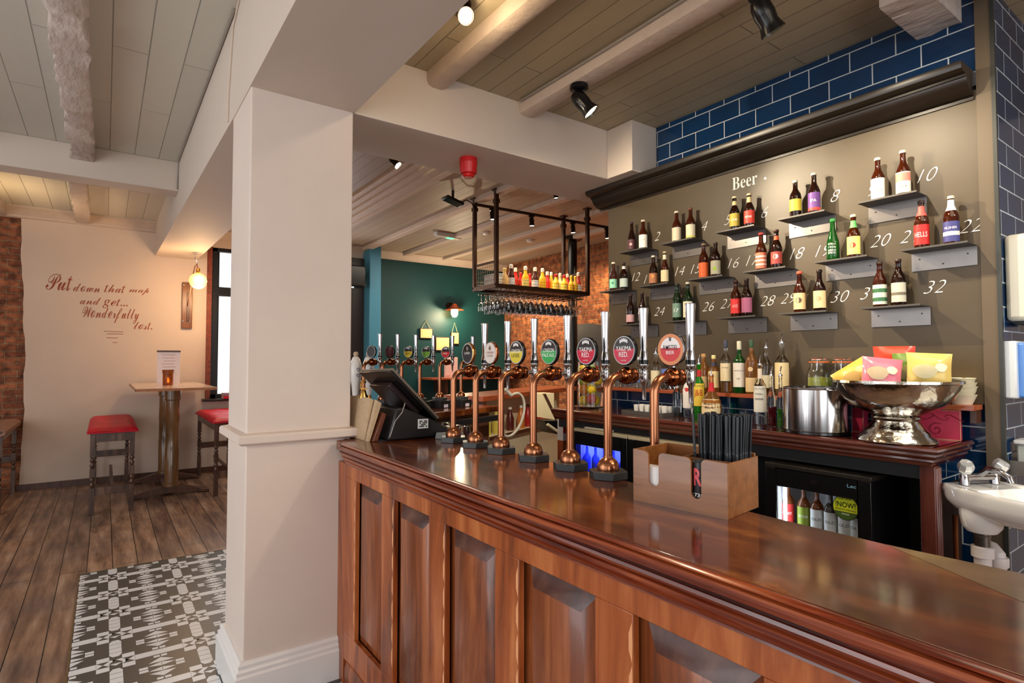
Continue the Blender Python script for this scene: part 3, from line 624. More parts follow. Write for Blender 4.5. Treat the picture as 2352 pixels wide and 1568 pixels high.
for k in range(3): m.cyl((2.553+.018*k,.823,.05),(2.553+.018*k,.823,ZC-.08),.006,n=8)
P('corner_post',m,woodmat('post wood',[(.3,(66,26,20)),(.7,(120,66,52))],.25,(10,10,1),coat=.4),bc,bev=.003)
P('back_panel',MB().box(2.868,XW-.001,.876,CY1,0,ZC-.0305),BLKM,bc)  # black sheet added where the gap beside the fridge is dark
P('apron',MB().box(2.56,2.58,.87,CY1,ZC-.13,ZC-.074),BLKM,bc)
S('wall_return',MB().box(2.60,XW,.845,.875,.965,ZC-.075),TILE_Y)
S('wall_return',MB().box(2.60,XW,.847,.875,0,.965),mat('dark wall board',(40,26,20),.6))
led=T_('bottle_ledge','narrow red-brown wooden ledge fixed above the tiles behind the counter','ledge',(0,0,0))
P('shelf_board',MB().box(2.77,XW-.0235+.02,.765,2.98,1.252,1.273),LEDGE,led,bev=.002)
P('ledge_end_bracket',MB().box(2.82,XW-.003,.77,.79,1.2,1.251),DKWOOD,led)
# ================= BOTTLE MAKER =================
def gl(name,c,t=.6,r=.05): return mat('glass '+name,c,r,trans=t,ior=1.45)
AMB=gl('amber',(84,32,10),.6); DKG=gl('dark brown',(38,16,9),.35); GRN=gl('green',(22,96,28),.6); CLR=gl('clear',(250,252,250),1,.02); BGR=gl('bright green',(40,170,40),.7); OLV=gl('dark olive',(24,46,22),.4)
WSK=gl('whisky',(232,158,76),.85); LIQR=gl('red liquid',(120,10,30),.5)
def prof(style,r,h):
    if style=='beer': return [(r*.9,0),(r,.006),(r,h*.52),(r*.96,h*.57),(r*.72,h*.66),(r*.5,h*.72),(r*.42,h*.78),(r*.385,h*.93),(r*.44,h*.94),(r*.44,h*.965),(r*.4,h*.97)]
    if style=='stubby': return [(r*.9,0),(r,.006),(r,h*.55),(r*.9,h*.64),(r*.6,h*.72),(r*.42,h*.78),(r*.38,h*.93),(r*.43,h*.94),(r*.43,h*.97),(r*.38,h*.975)]
    if style=='long': return [(r*.88,0),(r,.006),(r,h*.42),(r*.92,h*.5),(r*.62,h*.64),(r*.42,h*.78),(r*.38,h*.93),(r*.43,h*.94),(r*.43,h*.97),(r*.38,h*.975)]
    if style=='spirit': return [(r*.92,0),(r,.006),(r,h*.58),(r*.96,h*.62),(r*.6,h*.69),(r*.36,h*.74),(r*.32,h*.92),(r*.38,h*.93),(r*.38,h*.955),(r*.32,h*.96)]
    if style=='round': return [(r*.85,0),(r,.01),(r*1.02,h*.3),(r*.95,h*.42),(r*.7,h*.52),(r*.4,h*.6),(r*.26,h*.68),(r*.24,h*.92),(r*.3,h*.93),(r*.3,h*.96),(r*.24,h*.965)]
    if style=='slim': return [(r*.9,0),(r,.006),(r,h*.5),(r*.8,h*.6),(r*.5,h*.68),(r*.42,h*.9),(r*.5,h*.92),(r*.5,h*.95),(r*.42,h*.96)]
def rad(pf,z):
    for (r0,z0),(r1,z1) in zip(pf,pf[1:]):
        if z0<=z<=z1: return r0+(r1-r0)*(z-z0)/max(1e-6,z1-z0)
    return pf[-1][0]
def wrap(m,pf,z0,z1,a0,half,e,n=14,nz=3,zf=None):
    v=[];f=[]
    zs=[z0+(z1-z0)*k/nz for k in range(nz+1)]
    for z in zs:
        for i in range(n+1):
            a=a0-half+2*half*i/n; r=rad(pf,z)+e; v.append((r*math.cos(a),r*math.sin(a),z))
    for k in range(nz):
        for i in range(n): f.append((k*(n+1)+i,k*(n+1)+i+1,(k+1)*(n+1)+i+1,(k+1)*(n+1)+i))
    m.add(v,f)
PAPER={}
def paper(c): return mat('label %d %d %d'%tuple(c),c,.5)
def bottle(name,label,cat,loc,h,r,style,glass,lab=None,cap=None,neck=None,liquid=None,txt=None,group=None,a0=None,pour=False,stripe=None,emblem=None,oval=None):
    t=T_(name,label,cat,loc,0,group); pf=prof(style,r,h); n=20
    P('glass',MB().lathe(pf,n),glass,t)
    if a0 is None: a0=math.atan2(-loc[1]*.6,-loc[0]-.0)
    if liquid:
        lf=liquid[1]; pl=[(max(.001,a-.003),z+(.003 if z==0 else 0)) for a,z in pf if z<h*lf]; pl.append((max(.002,rad(pf,h*lf)-.003),h*lf))
        P('liquid',MB().lathe(pl,16),liquid[0],t)
    if lab:
        z0,z1=lab[1]*h,lab[2]*h; m=MB(); wrap(m,pf,z0,z1,a0,lab[3] if len(lab)>3 else 1.35,.0006)
        mm=[paper(lab[0])]
        if stripe:
            for c,s0_,s1_ in stripe: m.m=len(mm); mm.append(paper(c)); wrap(m,pf,z0+(z1-z0)*s0_,z0+(z1-z0)*s1_,a0,1.3,.0009,nz=1)
        if emblem:
            m.m=len(mm); mm.append(paper(emblem[0])); R=emblem[1]*r; zc=z0+(z1-z0)*emblem[2]; rr_=rad(pf,zc)+.0012
            m.add([(rr_*math.cos(a0+R*math.cos(a)/r),rr_*math.sin(a0+R*math.cos(a)/r),zc+R*math.sin(a)*1.0) for a in [k*PI/7 for k in range(14)]],[tuple(range(14))])
        lo=P('label',m,mm,t)
        if txt:
            m=MB()
            for s,ink,fz,w_,h_ in txt:
                m.m=0; zc=z0+(z1-z0)*fz
                text(m,s,w_*r,h_*h if h_ else None,(lambda zc:lambda u,v:((rad(pf,zc+v)+.0015)*math.cos(a0+u/r),(rad(pf,zc+v)+.0015)*math.sin(a0+u/r),zc+v))(zc),off=.004)
            P('print',m,paper(txt[0][1]),lo,smooth=10)
    if neck: m=MB(); wrap(m,pf,neck[1]*h,neck[2]*h,a0,PI,.0006,n=20,nz=2); P('neck_label',m,paper(neck[0]),t)
    rt=pf[-1][0]
    if pour:
        P('pourer',MB().lathe([(rt*1.1,h*.955),(rt*1.1,h*.985),(rt*.5,h*.99)],12).tube([(0,0,h*.985),(0,0,h*1.04),(.006,0,h*1.1),(.01,0,h*1.13)],.003,8),CHR,t)
    elif cap: 
        ch=cap[1]*h; P('cap',MB().lathe([(rt*1.12,h*.975-ch),(rt*1.22,h*.985-ch),(rt*1.2,h*.985),(rt*1.0,h),(.001,h)],16),mat('cap %d %d %d'%tuple(cap[0]),cap[0],.4),t)
    return t
WHT_=(238,232,214)
WC=((226,214,190),.035)
# ================= BEER SHELVES =================
STEEL=mat('raw steel shelf',(132,127,124),.34,metal=.9,noise=.15,nscale=9); 
rowz={1:2.163,2:1.92,3:1.684}
SH={2:(1,2.641),4:(1,2.291),6:(1,1.905),8:(1,1.545),10:(1,1.168),12:(2,2.824),14:(2,2.472),16:(2,2.098),18:(2,1.740),20:(2,1.365),22:(2,.999),24:(3,2.642),26:(3,2.283),28:(3,1.906),30:(3,1.546),32:(3,1.165)}
def shelf_mesh(root):
    P('plate',MB().box(-.118,-.003,-.232,0,-.0025,0).box(-.118,-.1155,-.232,0,0,.005),mat('shaded steel plate',(88,84,80),.5,metal=.6),root)  # underside shade put into a darker steel colour than the flange
    P('wall_flange',MB().box(-.0055,-.003,-.232,0,-.080,-.0026),STEEL,root)
    m=MB()
    for y,z in ((-.03,-.03),(-.20,-.03),(-.115,-.06)): m.cyl((-.0055,y,z),(-.0075,y,z),.0035,n=8)
    P('screw',m,mat('screw',(70,66,62),.4,metal=.8),root)
pos={1:'top',2:'middle',3:'bottom'}
first=None
for n,(rw,y) in SH.items():
    loc=(XW-.004,y,rowz[rw]); lb='folded raw steel bottle shelf on the %s row, left of painted number %d'%(pos[rw],n)
    if first is None: first=T_('bottle_shelf',lb,'shelf',loc,0,'steel beer shelves on the chalkboard'); shelf_mesh(first)
    else: DUP(first,loc,0,lb)
# data: shelf: [(px, base_y, top_y, glass, style, label(rgb,z0,z1), cap, neck, desc, txt, stripe)]
def zp4(x,y): return 1380+x/3.4833,330+y/3.4833
def zp5(x,y): return 1750+x/3.409,320+y/3.409
BT={
2:[(zp4,248,850,605,DKG,'long',((86,44,48),.1,.42),((60,50,50),.03),None,'dark label'),(zp4,340,830,585,AMB,'beer',((250,246,232),.08,.5),WC,None,'plain white label')],
4:[(zp4,608,775,515,AMB,'beer',((226,210,178),.08,.48),WC,None,'cream patterned label'),(zp4,720,750,487,AMB,'beer',((230,220,186),.08,.48),((120,70,50),.035),None,'cream label with a yellow base band')],
6:[(zp4,1072,680,397,DKG,'beer',((196,176,70),.14,.5),((236,220,180),.03),((226,206,150),.74,.86),'olive yellow label'),(zp4,1190,650,368,DKG,'beer',((216,62,48),.14,.5),((210,190,150),.03),((206,178,128),.74,.9),'red label')],
8:[(zp5,265,605,300,DKG,'stubby',((238,214,70),.2,.5),WC,None,'pointed yellow label'),(zp5,412,575,240,DKG,'beer',((112,70,140),.1,.52),WC,None,'purple label')],
10:[(zp5,912,468,118,AMB,'beer',((252,248,232),.07,.52),WC,None,'bright white label'),(zp5,1110,430,62,AMB,'beer',((246,238,220),.08,.52),WC,None,'white label with pink squares')],
12:[(zp4,102,1170,932,AMB,'beer',((150,214,180),.12,.42),WC,None,'mint green label'),(zp4,185,1160,935,DKG,'stubby',((190,206,196),.12,.42),((60,50,46),.03),((230,228,220),.76,.86),'pale label and white neck band')],
14:[(zp4,422,1130,882,DKG,'beer',((170,110,70),.1,.42),WC,None,'dark orange patterned label'),(zp4,513,1118,850,AMB,'slim',((226,208,160),.1,.44),((214,188,140),.03),((236,224,190),.76,.9),'cream label and tall cream neck')],
16:[(zp4,825,1075,785,AMB,'stubby',((226,98,40),.06,.46),((150,120,90),.03),None,'orange label'),(zp4,920,1060,775,DKG,'stubby',((176,170,140),.1,.48),((60,40,30),.03),None,'grey label with a green figure')],
18:[(zp4,1285,1015,700,AMB,'beer',((226,120,90),.08,.48),((226,90,80),.03),None,'red and cream chequered label'),(zp4,1408,1002,680,DKG,'beer',((176,70,60),.14,.44),((70,40,30),.03),((226,90,50),.74,.84),'round red badge label')],
20:[(zp5,558,950,610,GRN,'long',None,((60,150,70),.04),None,'white printed lettering'),(zp5,722,930,578,AMB,'beer',((232,224,120),.1,.5),((216,206,170),.035),((110,196,110),.7,.86),'yellow label and green neck')],
22:[(zp5,1255,868,478,AMB,'stubby',((206,40,36),.1,.5),((50,30,24),.04),((222,90,80),.68,.88),'large red label'),(zp5,1488,840,445,AMB,'stubby',((70,70,130),.08,.48),((226,214,180),.035),((206,218,230),.7,.92),'navy and white label')],
24:[(zp4,238,1440,1195,DKG,'stubby',((206,160,160),.1,.34),((60,30,26),.03),None,'pink-white low label'),(zp4,332,1440,1185,DKG,'long',((60,50,48),.12,.4),((50,30,26),.03),None,'nearly black label')],
26:[(zp4,612,1415,1100,OLV,'stubby',((116,146,126),.12,.48),((40,36,30),.03),None,'grey-green label'),(zp4,698,1410,1090,OLV,'stubby',((238,230,190),.1,.5),((216,206,180),.03),None,'cream label')],
28:[(zp4,1082,1390,1087,AMB,'stubby',((222,48,44),.12,.5),((60,40,34),.03),None,'bright red label'),(zp4,1170,1385,1075,DKG,'beer',((180,100,130),.12,.5),((60,40,34),.03),None,'mauve label')],
30:[(zp5,298,1365,1032,AMB,'beer',((240,206,150),.1,.48),((226,96,70),.04),None,'buff label and red cap'),(zp5,455,1350,1015,DKG,'beer',((240,208,150),.1,.5),((50,34,28),.04),None,'buff label and dark cap')],
32:[(zp5,928,1320,955,AMB,'stubby',((222,226,206),.08,.5),((60,40,30),.03),None,'green and white striped label'),(zp5,1075,1312,935,DKG,'stubby',((206,200,178),.1,.5),((60,40,30),.03),None,'cream ragged label')]}
EX={(8,1):dict(stripe=[((226,70,60),.0,.16)],txt=[('IPA',(245,235,235),.55,1.0,.07)]),(10,1):dict(stripe=[((226,140,120),.55,.95)],txt=[('PALE',(120,90,80),.3,1.2,.03)]),(10,0):dict(txt=[('SIREN',(120,110,90),.4,1.2,.035)]),
 (22,0):dict(txt=[('HELLS',(245,225,215),.5,1.7,.1)],),(22,1):dict(stripe=[((232,228,214),.3,.5)],txt=[('PILSNER',(240,240,245),.68,1.6,.045)]),
 (6,0):dict(txt=[('5 AM',(250,248,230),.5,1.3,.06)]),(6,1):dict(txt=[('PUNK',(250,240,235),.5,1.3,.06)]),(32,0):dict(stripe=[((60,110,70),.15,.35),((60,110,70),.6,.8)]),(32,1):dict(stripe=[((120,110,90),.35,.5)]),
 (30,0):dict(emblem=((96,70,50),.5,.55)),(30,1):dict(emblem=((190,150,110),.4,.55)),(18,0):dict(stripe=[((246,226,206),.2,.3),((246,226,206),.45,.55),((246,226,206),.7,.8)]),(18,1):dict(emblem=((226,206,196),.45,.6)),
 (20,1):dict(emblem=((150,60,50),.45,.5)),(16,1):dict(emblem=((150,190,40),.35,.4)),(4,1):dict(stripe=[((222,212,110),0,.15)]),(28,0):dict(txt=[('AXE',(240,190,180),.5,1.1,.08)]),(14,0):dict(emblem=((226,150,60),.4,.7)),(2,1):dict(txt=[('GOOD',(160,150,120),.6,1.2,.03)]),
 (26,0):dict(txt=[('17',(240,245,240),.5,1,.09)]),(12,0):dict(emblem=((60,150,110),.3,.55)),(2,0):dict(emblem=((226,170,170),.35,.5))}
gn={AMB:'amber',DKG:'dark brown',GRN:'green',OLV:'dark olive'}
for n,bl in BT.items():
    rw,ys=SH[n]
    for i,(zf,x,b,tp,g,st,lb,cp,nk,ds) in enumerate(bl):
        px,pb=zf(x,b); _,pt=zf(x,tp); X=2.828
        q0=aX(px,pb,X); q1=aX(px,pt,X); h=min(.235,max(.17,q1.z-q0.z)); y=q0.y
        if lb and (n,i)==(22,0): pass
        bottle('beer_bottle','%s beer bottle, %s, %s bottle on shelf %d'%(gn[g],ds,('left','right')[i],n),'bottle',(X,y,rowz[rw]+.0004),h*1.0,.0275 if st!='slim' else .024,st,g,lb,cp,nk,group='beer bottles on the chalkboard shelves',**EX.get((n,i),{}))
        if n==20 and i==0:
            t=[o for o in COL.objects if o.get('label','').startswith('green beer bottle')][-1]; m=MB(); a0=math.atan2(-y*.6,-X)
            for s,zc in (('ESTRELLA',.085),('1906',.07),('RESERVA',.055),('ESPECIAL',.043)): text(m,s,.034,.009,(lambda zc:lambda u,v:(.029*math.cos(a0+u/.029),.029*math.sin(a0+u/.029),zc+v))(zc))
            P('print',m,paper((236,236,230)),t,smooth=10)
# ================= BOTTLES ON COUNTER AND LEDGE =================
def yat(px,X): 
    return aX(px,900,X).y
def zat(px,py,X): return aX(px,py,X).z
def put(px,where): 
    X,z=(2.81,1.2735) if where=='l' else ((2.735,ZC+.0005) if where=='c' else (2.68,ZC+.0005)); return X,yat(px,X),z
def hb(px,py,X,z): return zat(px,py,X)-z
CT=[ # name px where top_y r style glass label cap extra desc
 (1507,'l',800,.036,'spirit',CLR,((228,214,176),.1,.5),None,dict(pour=True),'clear patterned spirit bottle with cream label, just left of the round red and white badge'),
 (1555,'c',868,.03,'spirit',CLR,((214,222,222),.75,.86,PI),((200,200,200),.06),dict(),'tall clear water-like bottle beside the ledge, left of the red-labelled gin'),
 (1580,'c',850,.033,'spirit',CLR,((238,230,222),.2,.8),((200,40,40),.06),dict(emblem=((206,40,40),.4,.65)),'clear gin bottle with white label and red figure'),
 (1606,'c',818,.034,'spirit',BGR,((240,206,70),.22,.62),None,dict(pour=True,txt=[('J&B',(200,50,20),.55,1.7,.14)],neck=((200,40,40),.74,.86)),'green whisky bottle with yellow label in red letters'),
 (1617,'l',812,.034,'stubby',WSK,((226,190,140),.1,.4),((196,150,90),.07),dict(),'amber brandy bottle with a round cork stopper on the ledge'),
 (1634,'f',846,.060,'round',WSK,((238,216,166),.12,.46,1.2),None,dict(pour=True,neck=((206,30,40),.62,.8),txt=[("Maker's",(90,60,50),.72,1.3,.045),('Mark',(90,60,50),.5,1.0,.045)]),'square bourbon bottle with cream label and red neck'),
 (1640,'l',815,.036,'spirit',WSK,((240,214,150),.12,.56),((236,220,150),.08),dict(neck=((60,60,90),.7,.8)),'amber whisky bottle with a yellow cap on the ledge'),
 (1668,'l',781,.034,'spirit',CLR,((240,220,176),.22,.56),((70,74,92),.12),dict(liquid=(WSK,.2),txt=[('STORM',(110,90,80),.75,1.2,.02)]),'pale whisky bottle with cream label and blue-black cap'),
 (1699,'l',783,.037,'spirit',GRN,((240,232,214),.12,.58),((226,220,190),.14),dict(txt=[('LAPHROAIG',(60,60,50),.68,1.8,.02),('10',(60,60,50),.35,.5,.03)]),'dark green whisky bottle with white label and cap'),
 (1727,'l',780,.036,'spirit',WSK,((236,204,150),.04,.3),((60,90,60),.12),dict(emblem=((232,200,150),.4,1.6)),'amber whisky bottle with low cream label and green and red cap'),
 (1761,'l',783,.031,'spirit',CLR,((236,226,190),.14,.4),((222,170,80),.2),dict(pour=True,liquid=(WSK,.14)),'whisky bottle with a gold foil neck and pourer'),
 (1746,'c',818,.036,'spirit',CLR,((240,236,222),.2,.62),None,dict(pour=True,txt=[('Hello',(90,90,80),.7,1.2,.03),('summer',(90,90,80),.5,1.4,.03)],neck=((238,220,200),.74,.9)),'clear spirit bottle with a large white handwritten tag'),
 (1772,'f',845,.022,'slim',CLR,None,None,dict(pour=True,liquid=(LIQR,.38)),'slim bottle of dark red syrup with a steel pourer'),
 (1793,'f',845,.022,'slim',CLR,None,None,dict(pour=True,liquid=(gl('green syrup',(60,140,40),.3),.35)),'slim bottle of green syrup with a steel pourer beside the steel bucket'),
 (1797,'l',770,.039,'spirit',CLR,((238,214,160),.12,.6),((226,160,90),.16),dict(pour=True,liquid=(WSK,.3)),'tall wide whisky bottle with cream label beside the jars'),
 (1440,'l',838,.022,'slim',CLR,((228,228,230),.3,.6),None,dict(),'small clear bottle left of the second crimson badge, on the ledge'),
]
for px,wh,ty,r,st,g,lb,cp,kw,ds in CT[:-1]:
    X,y,z=put(px,wh); h=hb(px,ty,X,z)
    if kw.get('pour'): h=h/1.1
    bottle('spirit_bottle',ds,'bottle',(X,y,z),h,r*.86,st,g,lb,cp,group='spirit bottles of the back bar',**{k:v for k,v in kw.items()})
# blue-labelled bottle on ledge near second last tap
X,y,z=put(1468,'l'); bottle('spirit_bottle','clear bottle with a blue label on the ledge left of the round tap badge','bottle',(X,y,z),.2,.026,'spirit',CLR,((80,110,190),.2,.5),((230,230,235),.06),group='spirit bottles of the back bar')
X,y,z=put(1530,'l'); bottle('spirit_bottle','clear bottle with a blue crest label behind the round tap badge','bottle',(X,y,z),.21,.028,'spirit',CLR,((100,120,190),.3,.6),((220,220,235),.06),group='spirit bottles of the back bar')
# upturned glasses on the ledge
tum=None
for k in range(10):
    yy=yat(1404,2.8)-k*.055
    for j in range(1):
        if tum is None:
            tum=ONE('tumbler','short clear glass tumbler upturned in the row on the ledge','glass',MB().lathe([(.022,0),(.024,.001),(.0205,.058),(.001,.06)],14,cap=False),CLR,(2.81,yy,1.2735),0,'tumblers upturned on the ledge')
        elif yy>yat(1500,2.8)-.02: DUP(tum,(2.81,yy,1.2735))
m=MB()
for k in range(4):
    for s in (-1,1): m.tube([(0,-.045+.03*k,.004),(0,-.045+.03*k+s*.028,.055)],.0022,6)
m.tube([(0,-.075,.055),(0,.075,.055)],.003,6).tube([(0,-.075,.003),(0,.075,.003)],.003,6)
ONE('wire_basket','small bent wire rack on the ledge behind the seventh tap','rack',m,CHR,(2.80,yat(1537,2.8),1.2735))
# tray of white espresso cups
tray=ONE('service_tray','dark rectangular tray on the back counter holding rolled white cups','tray',MB().box(-.09,.09,-.16,.16,0,.008).box(-.09,-.085,-.16,.16,.008,.022).box(.085,.09,-.16,.16,.008,.022).box(-.085,.085,-.16,-.155,.008,.022).box(-.085,.085,.155,.16,.008,.022),mat('tray slate',(84,80,76),.3),(2.70,2.32,ZC+.0005))
c0=None; k=0
for i in range(6):
    for j in range(2):
        loc=(2.70+j*.05-.02,2.42-i*.043,ZC+.009)
        if c0 is None: c0=ONE('shot_cup','small white ceramic cup standing on the dark tray','cup',MB().lathe([(.001,0),(.014,0),(.018,.045),(.0165,.045),(.013,.004),(.001,.004)],14,cap=False),mat('white ceramic',(240,236,226),.25,coat=.4),loc,0,'white cups on the tray')
        else: DUP(c0,loc)
# fruit jar
jx,jy=2.73,yat(1357,2.73)
jar=T_('fruit_jar','tall clear glass vase of lemons and red apples on the back counter','vase',(jx,jy,ZC+.0005))
jar.scale=(1.3,1.3,1.22)
P('glass',MB().lathe([(.001,0),(.066,.0),(.068,.004),(.068,.26),(.066,.26),(.066,.01),(.001,.01)],28,cap=False),CLR,jar)
LEM=mat('lemon skin',(246,206,40),.45,bump=.3,bscale=60); APP=mat('red apple skin',(200,50,40),.35,noise=.2,nscale=9); LIM=mat('lime skin',(150,186,50),.45); ORA=mat('orange skin',(236,140,30),.45,bump=.3,bscale=60)
fr=[(-.03,.02,.04,LEM,'lemon'),(-.025,-.03,.045,APP,'apple'),(.03,.0,.04,LEM,'lemon'),(-.038,.01,.098,ORA,'orange'),(-.03,-.036,.10,LEM,'lemon'),(.03,.02,.095,LEM,'lemon'),(-.042,-.012,.155,LEM,'lemon'),(-.02,.038,.15,LIM,'lime'),(.025,-.025,.15,LEM,'lemon'),(-.03,-.036,.21,LIM,'lime'),(-.03,.03,.205,LEM,'lemon'),(.028,0,.205,APP,'apple'),(-.01,-.005,.25,LEM,'lemon')]
names={'lemon':'yellow lemon in the tall glass vase','apple':'red apple in the tall glass vase','orange':'orange in the middle of the tall glass vase','lime':'green lime in the tall glass vase'}
for dx,dy,dz,mm_,nm in fr: ONE(nm,names[nm],'fruit',MB().sphere((0,0,0),.035,12,sz=1.05 if nm!='lemon' else 1.0),mm_,(jx+dx*1.3,jy+dy*1.3,ZC+.01+dz*1.22),0,'fruit in the glass vase: %ss'%nm)
ONE('glass_platter','shallow cut-glass platter under the fruit vase','platter',MB().lathe([(.05,-.003),(.09,.0),(.105,.012),(.10,.013),(.085,.003),(.001,.002)],24,cap=False),CLR,(jx-.02,jy-.01,ZC+.004))
# steel bucket
BR=mat('brushed steel',(206,204,204),.16,metal=1)
bx_,by_=2.630,yat(1875,2.63)
bk=T_('steel_bucket','wide brushed steel ice bucket standing on the back counter','bucket',(bx_,by_,ZC+.0005))
P('body',MB().lathe([(.001,.012),(.136,.012),(.14,.016),(.14,.2),(.137,.201),(.136,.02),(.001,.02)],48,cap=False),BR,bk)
P('base_ring',MB().lathe([(.132,0),(.138,.002),(.137,.012),(.13,.0119)],40),BLK,bk)
P('rim',MB().lathe([(.1405,.196),(.1425,.2),(.141,.205),(.136,.204),(.136,.2)],40,cap=False),CHR,bk)
# kilner jars on the ledge
def kilner(loc,label,fill=None):
    t=T_('clip_jar',label,'jar',loc,0,'clip-top jars on the ledge'); t.scale=(1.12,1.12,1.22)
    P('glass',MB().lathe([(.001,0),(.045,0),(.05,.006),(.05,.085),(.045,.105),(.036,.12),(.036,.135),(.034,.135),(.034,.118),(.043,.1),(.047,.085),(.047,.008),(.001,.006)],24,cap=False),CLR,t)
    P('lid',MB().lathe([(.037,.142),(.038,.15),(.03,.156),(.001,.158)],20),CLR,t)
    P('seal',MB().lathe([(.040,.136),(.041,.138),(.040,.1415),(.001,.1415)],20),mat('orange rubber seal',(226,110,50),.5),t)
    P('clip',MB().tube([(-.041,-.012,.145),(-.045,-.012,.11),(-.047,.0,.095),(-.045,.012,.11),(-.041,.012,.145)],.0016,6).tube([(-.041,.012,.145),(0,.038,.15),(.04,0,.15)],.0014,6),CHR,t)
    if fill: 
        P('content',MB().lathe([(.001,.008),(.0455,.009),(.0455,.078),(.001,.082)],18),fill,t)
    return t
PEA=mat('green wasabi peas',(216,224,90),.6,noise=.45,nscale=55,bump=1,bscale=70)
kx=2.825
for px,lb,fl in ((1883,'clip-top glass jar filled with green peas behind the steel bucket',PEA),(1938,'empty clip-top glass jar beside the jar of green peas',None)):
    kilner((kx,yat(px,kx),1.2735),lb,fl)
ONE('bottle_neck','green glass bottle lying along the ledge left of the pea jar','bottle',MB(Matrix.Rotation(PI/2,4,'X')).lathe([(.012,-.05),(.013,-.04),(.013,.0),(.011,.05),(.009,.06)],12),GRN,(2.80,yat(1848,2.8),1.288))
# punch bowl
ux,uy=2.612,yat(2057,2.612)
pb=T_('punch_bowl','large polished silver footed bowl full of crisp packets','bowl',(ux,uy,ZC+.0005))
SIL=mat('hammered silver',(206,200,188),.09,metal=1,bump=.22,bscale=30)
P('foot',MB().lathe([(.001,0),(.135,0),(.140,.004),(.136,.014),(.118,.03),(.114,.04),(.098,.058),(.083,.078),(.080,.085),(.088,.094),(.086,.1),(.075,.106)],48),SIL,pb)
P('bowl_body',MB().lathe([(.074,.104),(.11,.115),(.155,.14),(.19,.175),(.21,.21),(.218,.232),(.225,.236),(.224,.246),(.216,.247),(.212,.236),(.2,.205),(.17,.165),(.12,.135),(.001,.128)],56,cap=False),SIL,pb)
def packet(name,label,loc,rz,tilt,w,h,col,patch,a3=0):
    m=MB(); nx,nz=10,8; v=[];f=[]
    rr_=random.Random(sum(map(ord,label)))
    for s in (1,-1):
        for j in range(nz+1):
            for i in range(nx+1):
                u=i/nx*2-1; t=j/nz*2-1; th=.028*(1-abs(u)**3)*(1-t*t)**.6*1.0+.0008
                v.append((u*w/2*(1-.06*(1-t*t)),s*th+rr_.uniform(-.0025,.0025)*(1 if abs(t)<.99 and abs(u)<.99 else 0),t*h/2))
    k=(nx+1)*(nz+1)
    for s in (0,1):
        for j in range(nz):
            for i in range(nx):
                a=s*k+j*(nx+1)+i; q_=(a,a+1,a+nx+2,a+nx+1); f.append(q_ if s else q_[::-1])
    t_=T_(name,label,'crisp packet',loc,rz,'crisp packets in the silver bowl'); t_.rotation_euler=(tilt,a3,rz)
    P('bag',m.add(v,f),mat('foil bag %d %d %d'%col,col,.3,coat=.3),t_,smooth=60)
    m=MB(); 
    def sp(x_,z_):
        u=x_/(w/2); t=z_/(h/2); return (x_,-(.028*(1-abs(u)**3)*(1-t*t)**.6+.0045),z_)
    for (ax,az,ra,rb) in ((-.12*w,-.04*h,.26*w,.2*h),(.22*w,.08*h,.13*w,.12*h)):
        rings=[[sp(ax+ra*q_*math.cos(a)*(1+.12*math.sin(3*a)),az+rb*q_*math.sin(a)) for a in [k_*PI/10 for k_ in range(20)]] for q_ in (1,.6,.2)]
        vv=[p_ for r_ in rings for p_ in r_]; ff=[(r_*20+i,r_*20+(i+1)%20,(r_+1)*20+(i+1)%20,(r_+1)*20+i) for r_ in (0,1) for i in range(20)]+[tuple(40+i for i in range(20))]
        m.add(vv,ff); P('print_patch',m,mat('packet patch %d %d %d'%patch,patch,.4),t_,smooth=60)
zb_=ZC+.235; fz=math.radians(-60)
packet('crisp_packet','orange-red crisp packet standing at the back of the silver bowl',(ux+.05,uy+.02,zb_+.065),fz,-.1,.15,.17,(222,66,42),(236,120,90))
packet('crisp_packet','pink crisp packet at the front of the silver bowl',(ux-.09,uy+.015,zb_+.035),fz,-.35,.14,.14,(222,120,140),(240,226,190),.12)
packet('crisp_packet','yellow crisp packet drooping over the left of the silver bowl',(ux-.03,uy+.135,zb_+.02),fz,-.5,.15,.13,(230,186,84),(236,206,130),-.6)
packet('crisp_packet','pale yellow crisp packet sticking out at the right of the silver bowl',(ux-.01,uy-.12,zb_+.05),fz,-.15,.15,.14,(232,200,110),(242,236,200),.05)
packet('crisp_packet','green crisp packet tucked in the middle of the silver bowl',(ux+.01,uy-.045,zb_+.045),fz,-.1,.11,.15,(110,140,60),(214,210,150))
packet('crisp_packet','green crisp packet at the back right of the silver bowl',(ux+.10,uy-.09,zb_+.03),fz,-.1,.13,.15,(96,120,60),(180,180,120))
# stacked paper bowls
b0=None
for k in range(5):
    loc=(2.83,yat(2207,2.83)+(.003*math.sin(k*2)),1.2735+k*.0165); lb='cream paper bowl, '+('at the bottom','second from the bottom','in the middle','second from the top','at the top')[k]+' of the stack on the ledge'
    if b0 is None: b0=ONE('paper_bowl',lb,'bowl',MB().lathe([(.001,0),(.036,0),(.052,.038),(.054,.04),(.052,.0405),(.035,.003),(.001,.003)],28,cap=False),mat('cream card',(232,222,190),.5),loc,0,'stacked cream bowls')
    else: DUP(b0,loc,0,lb)
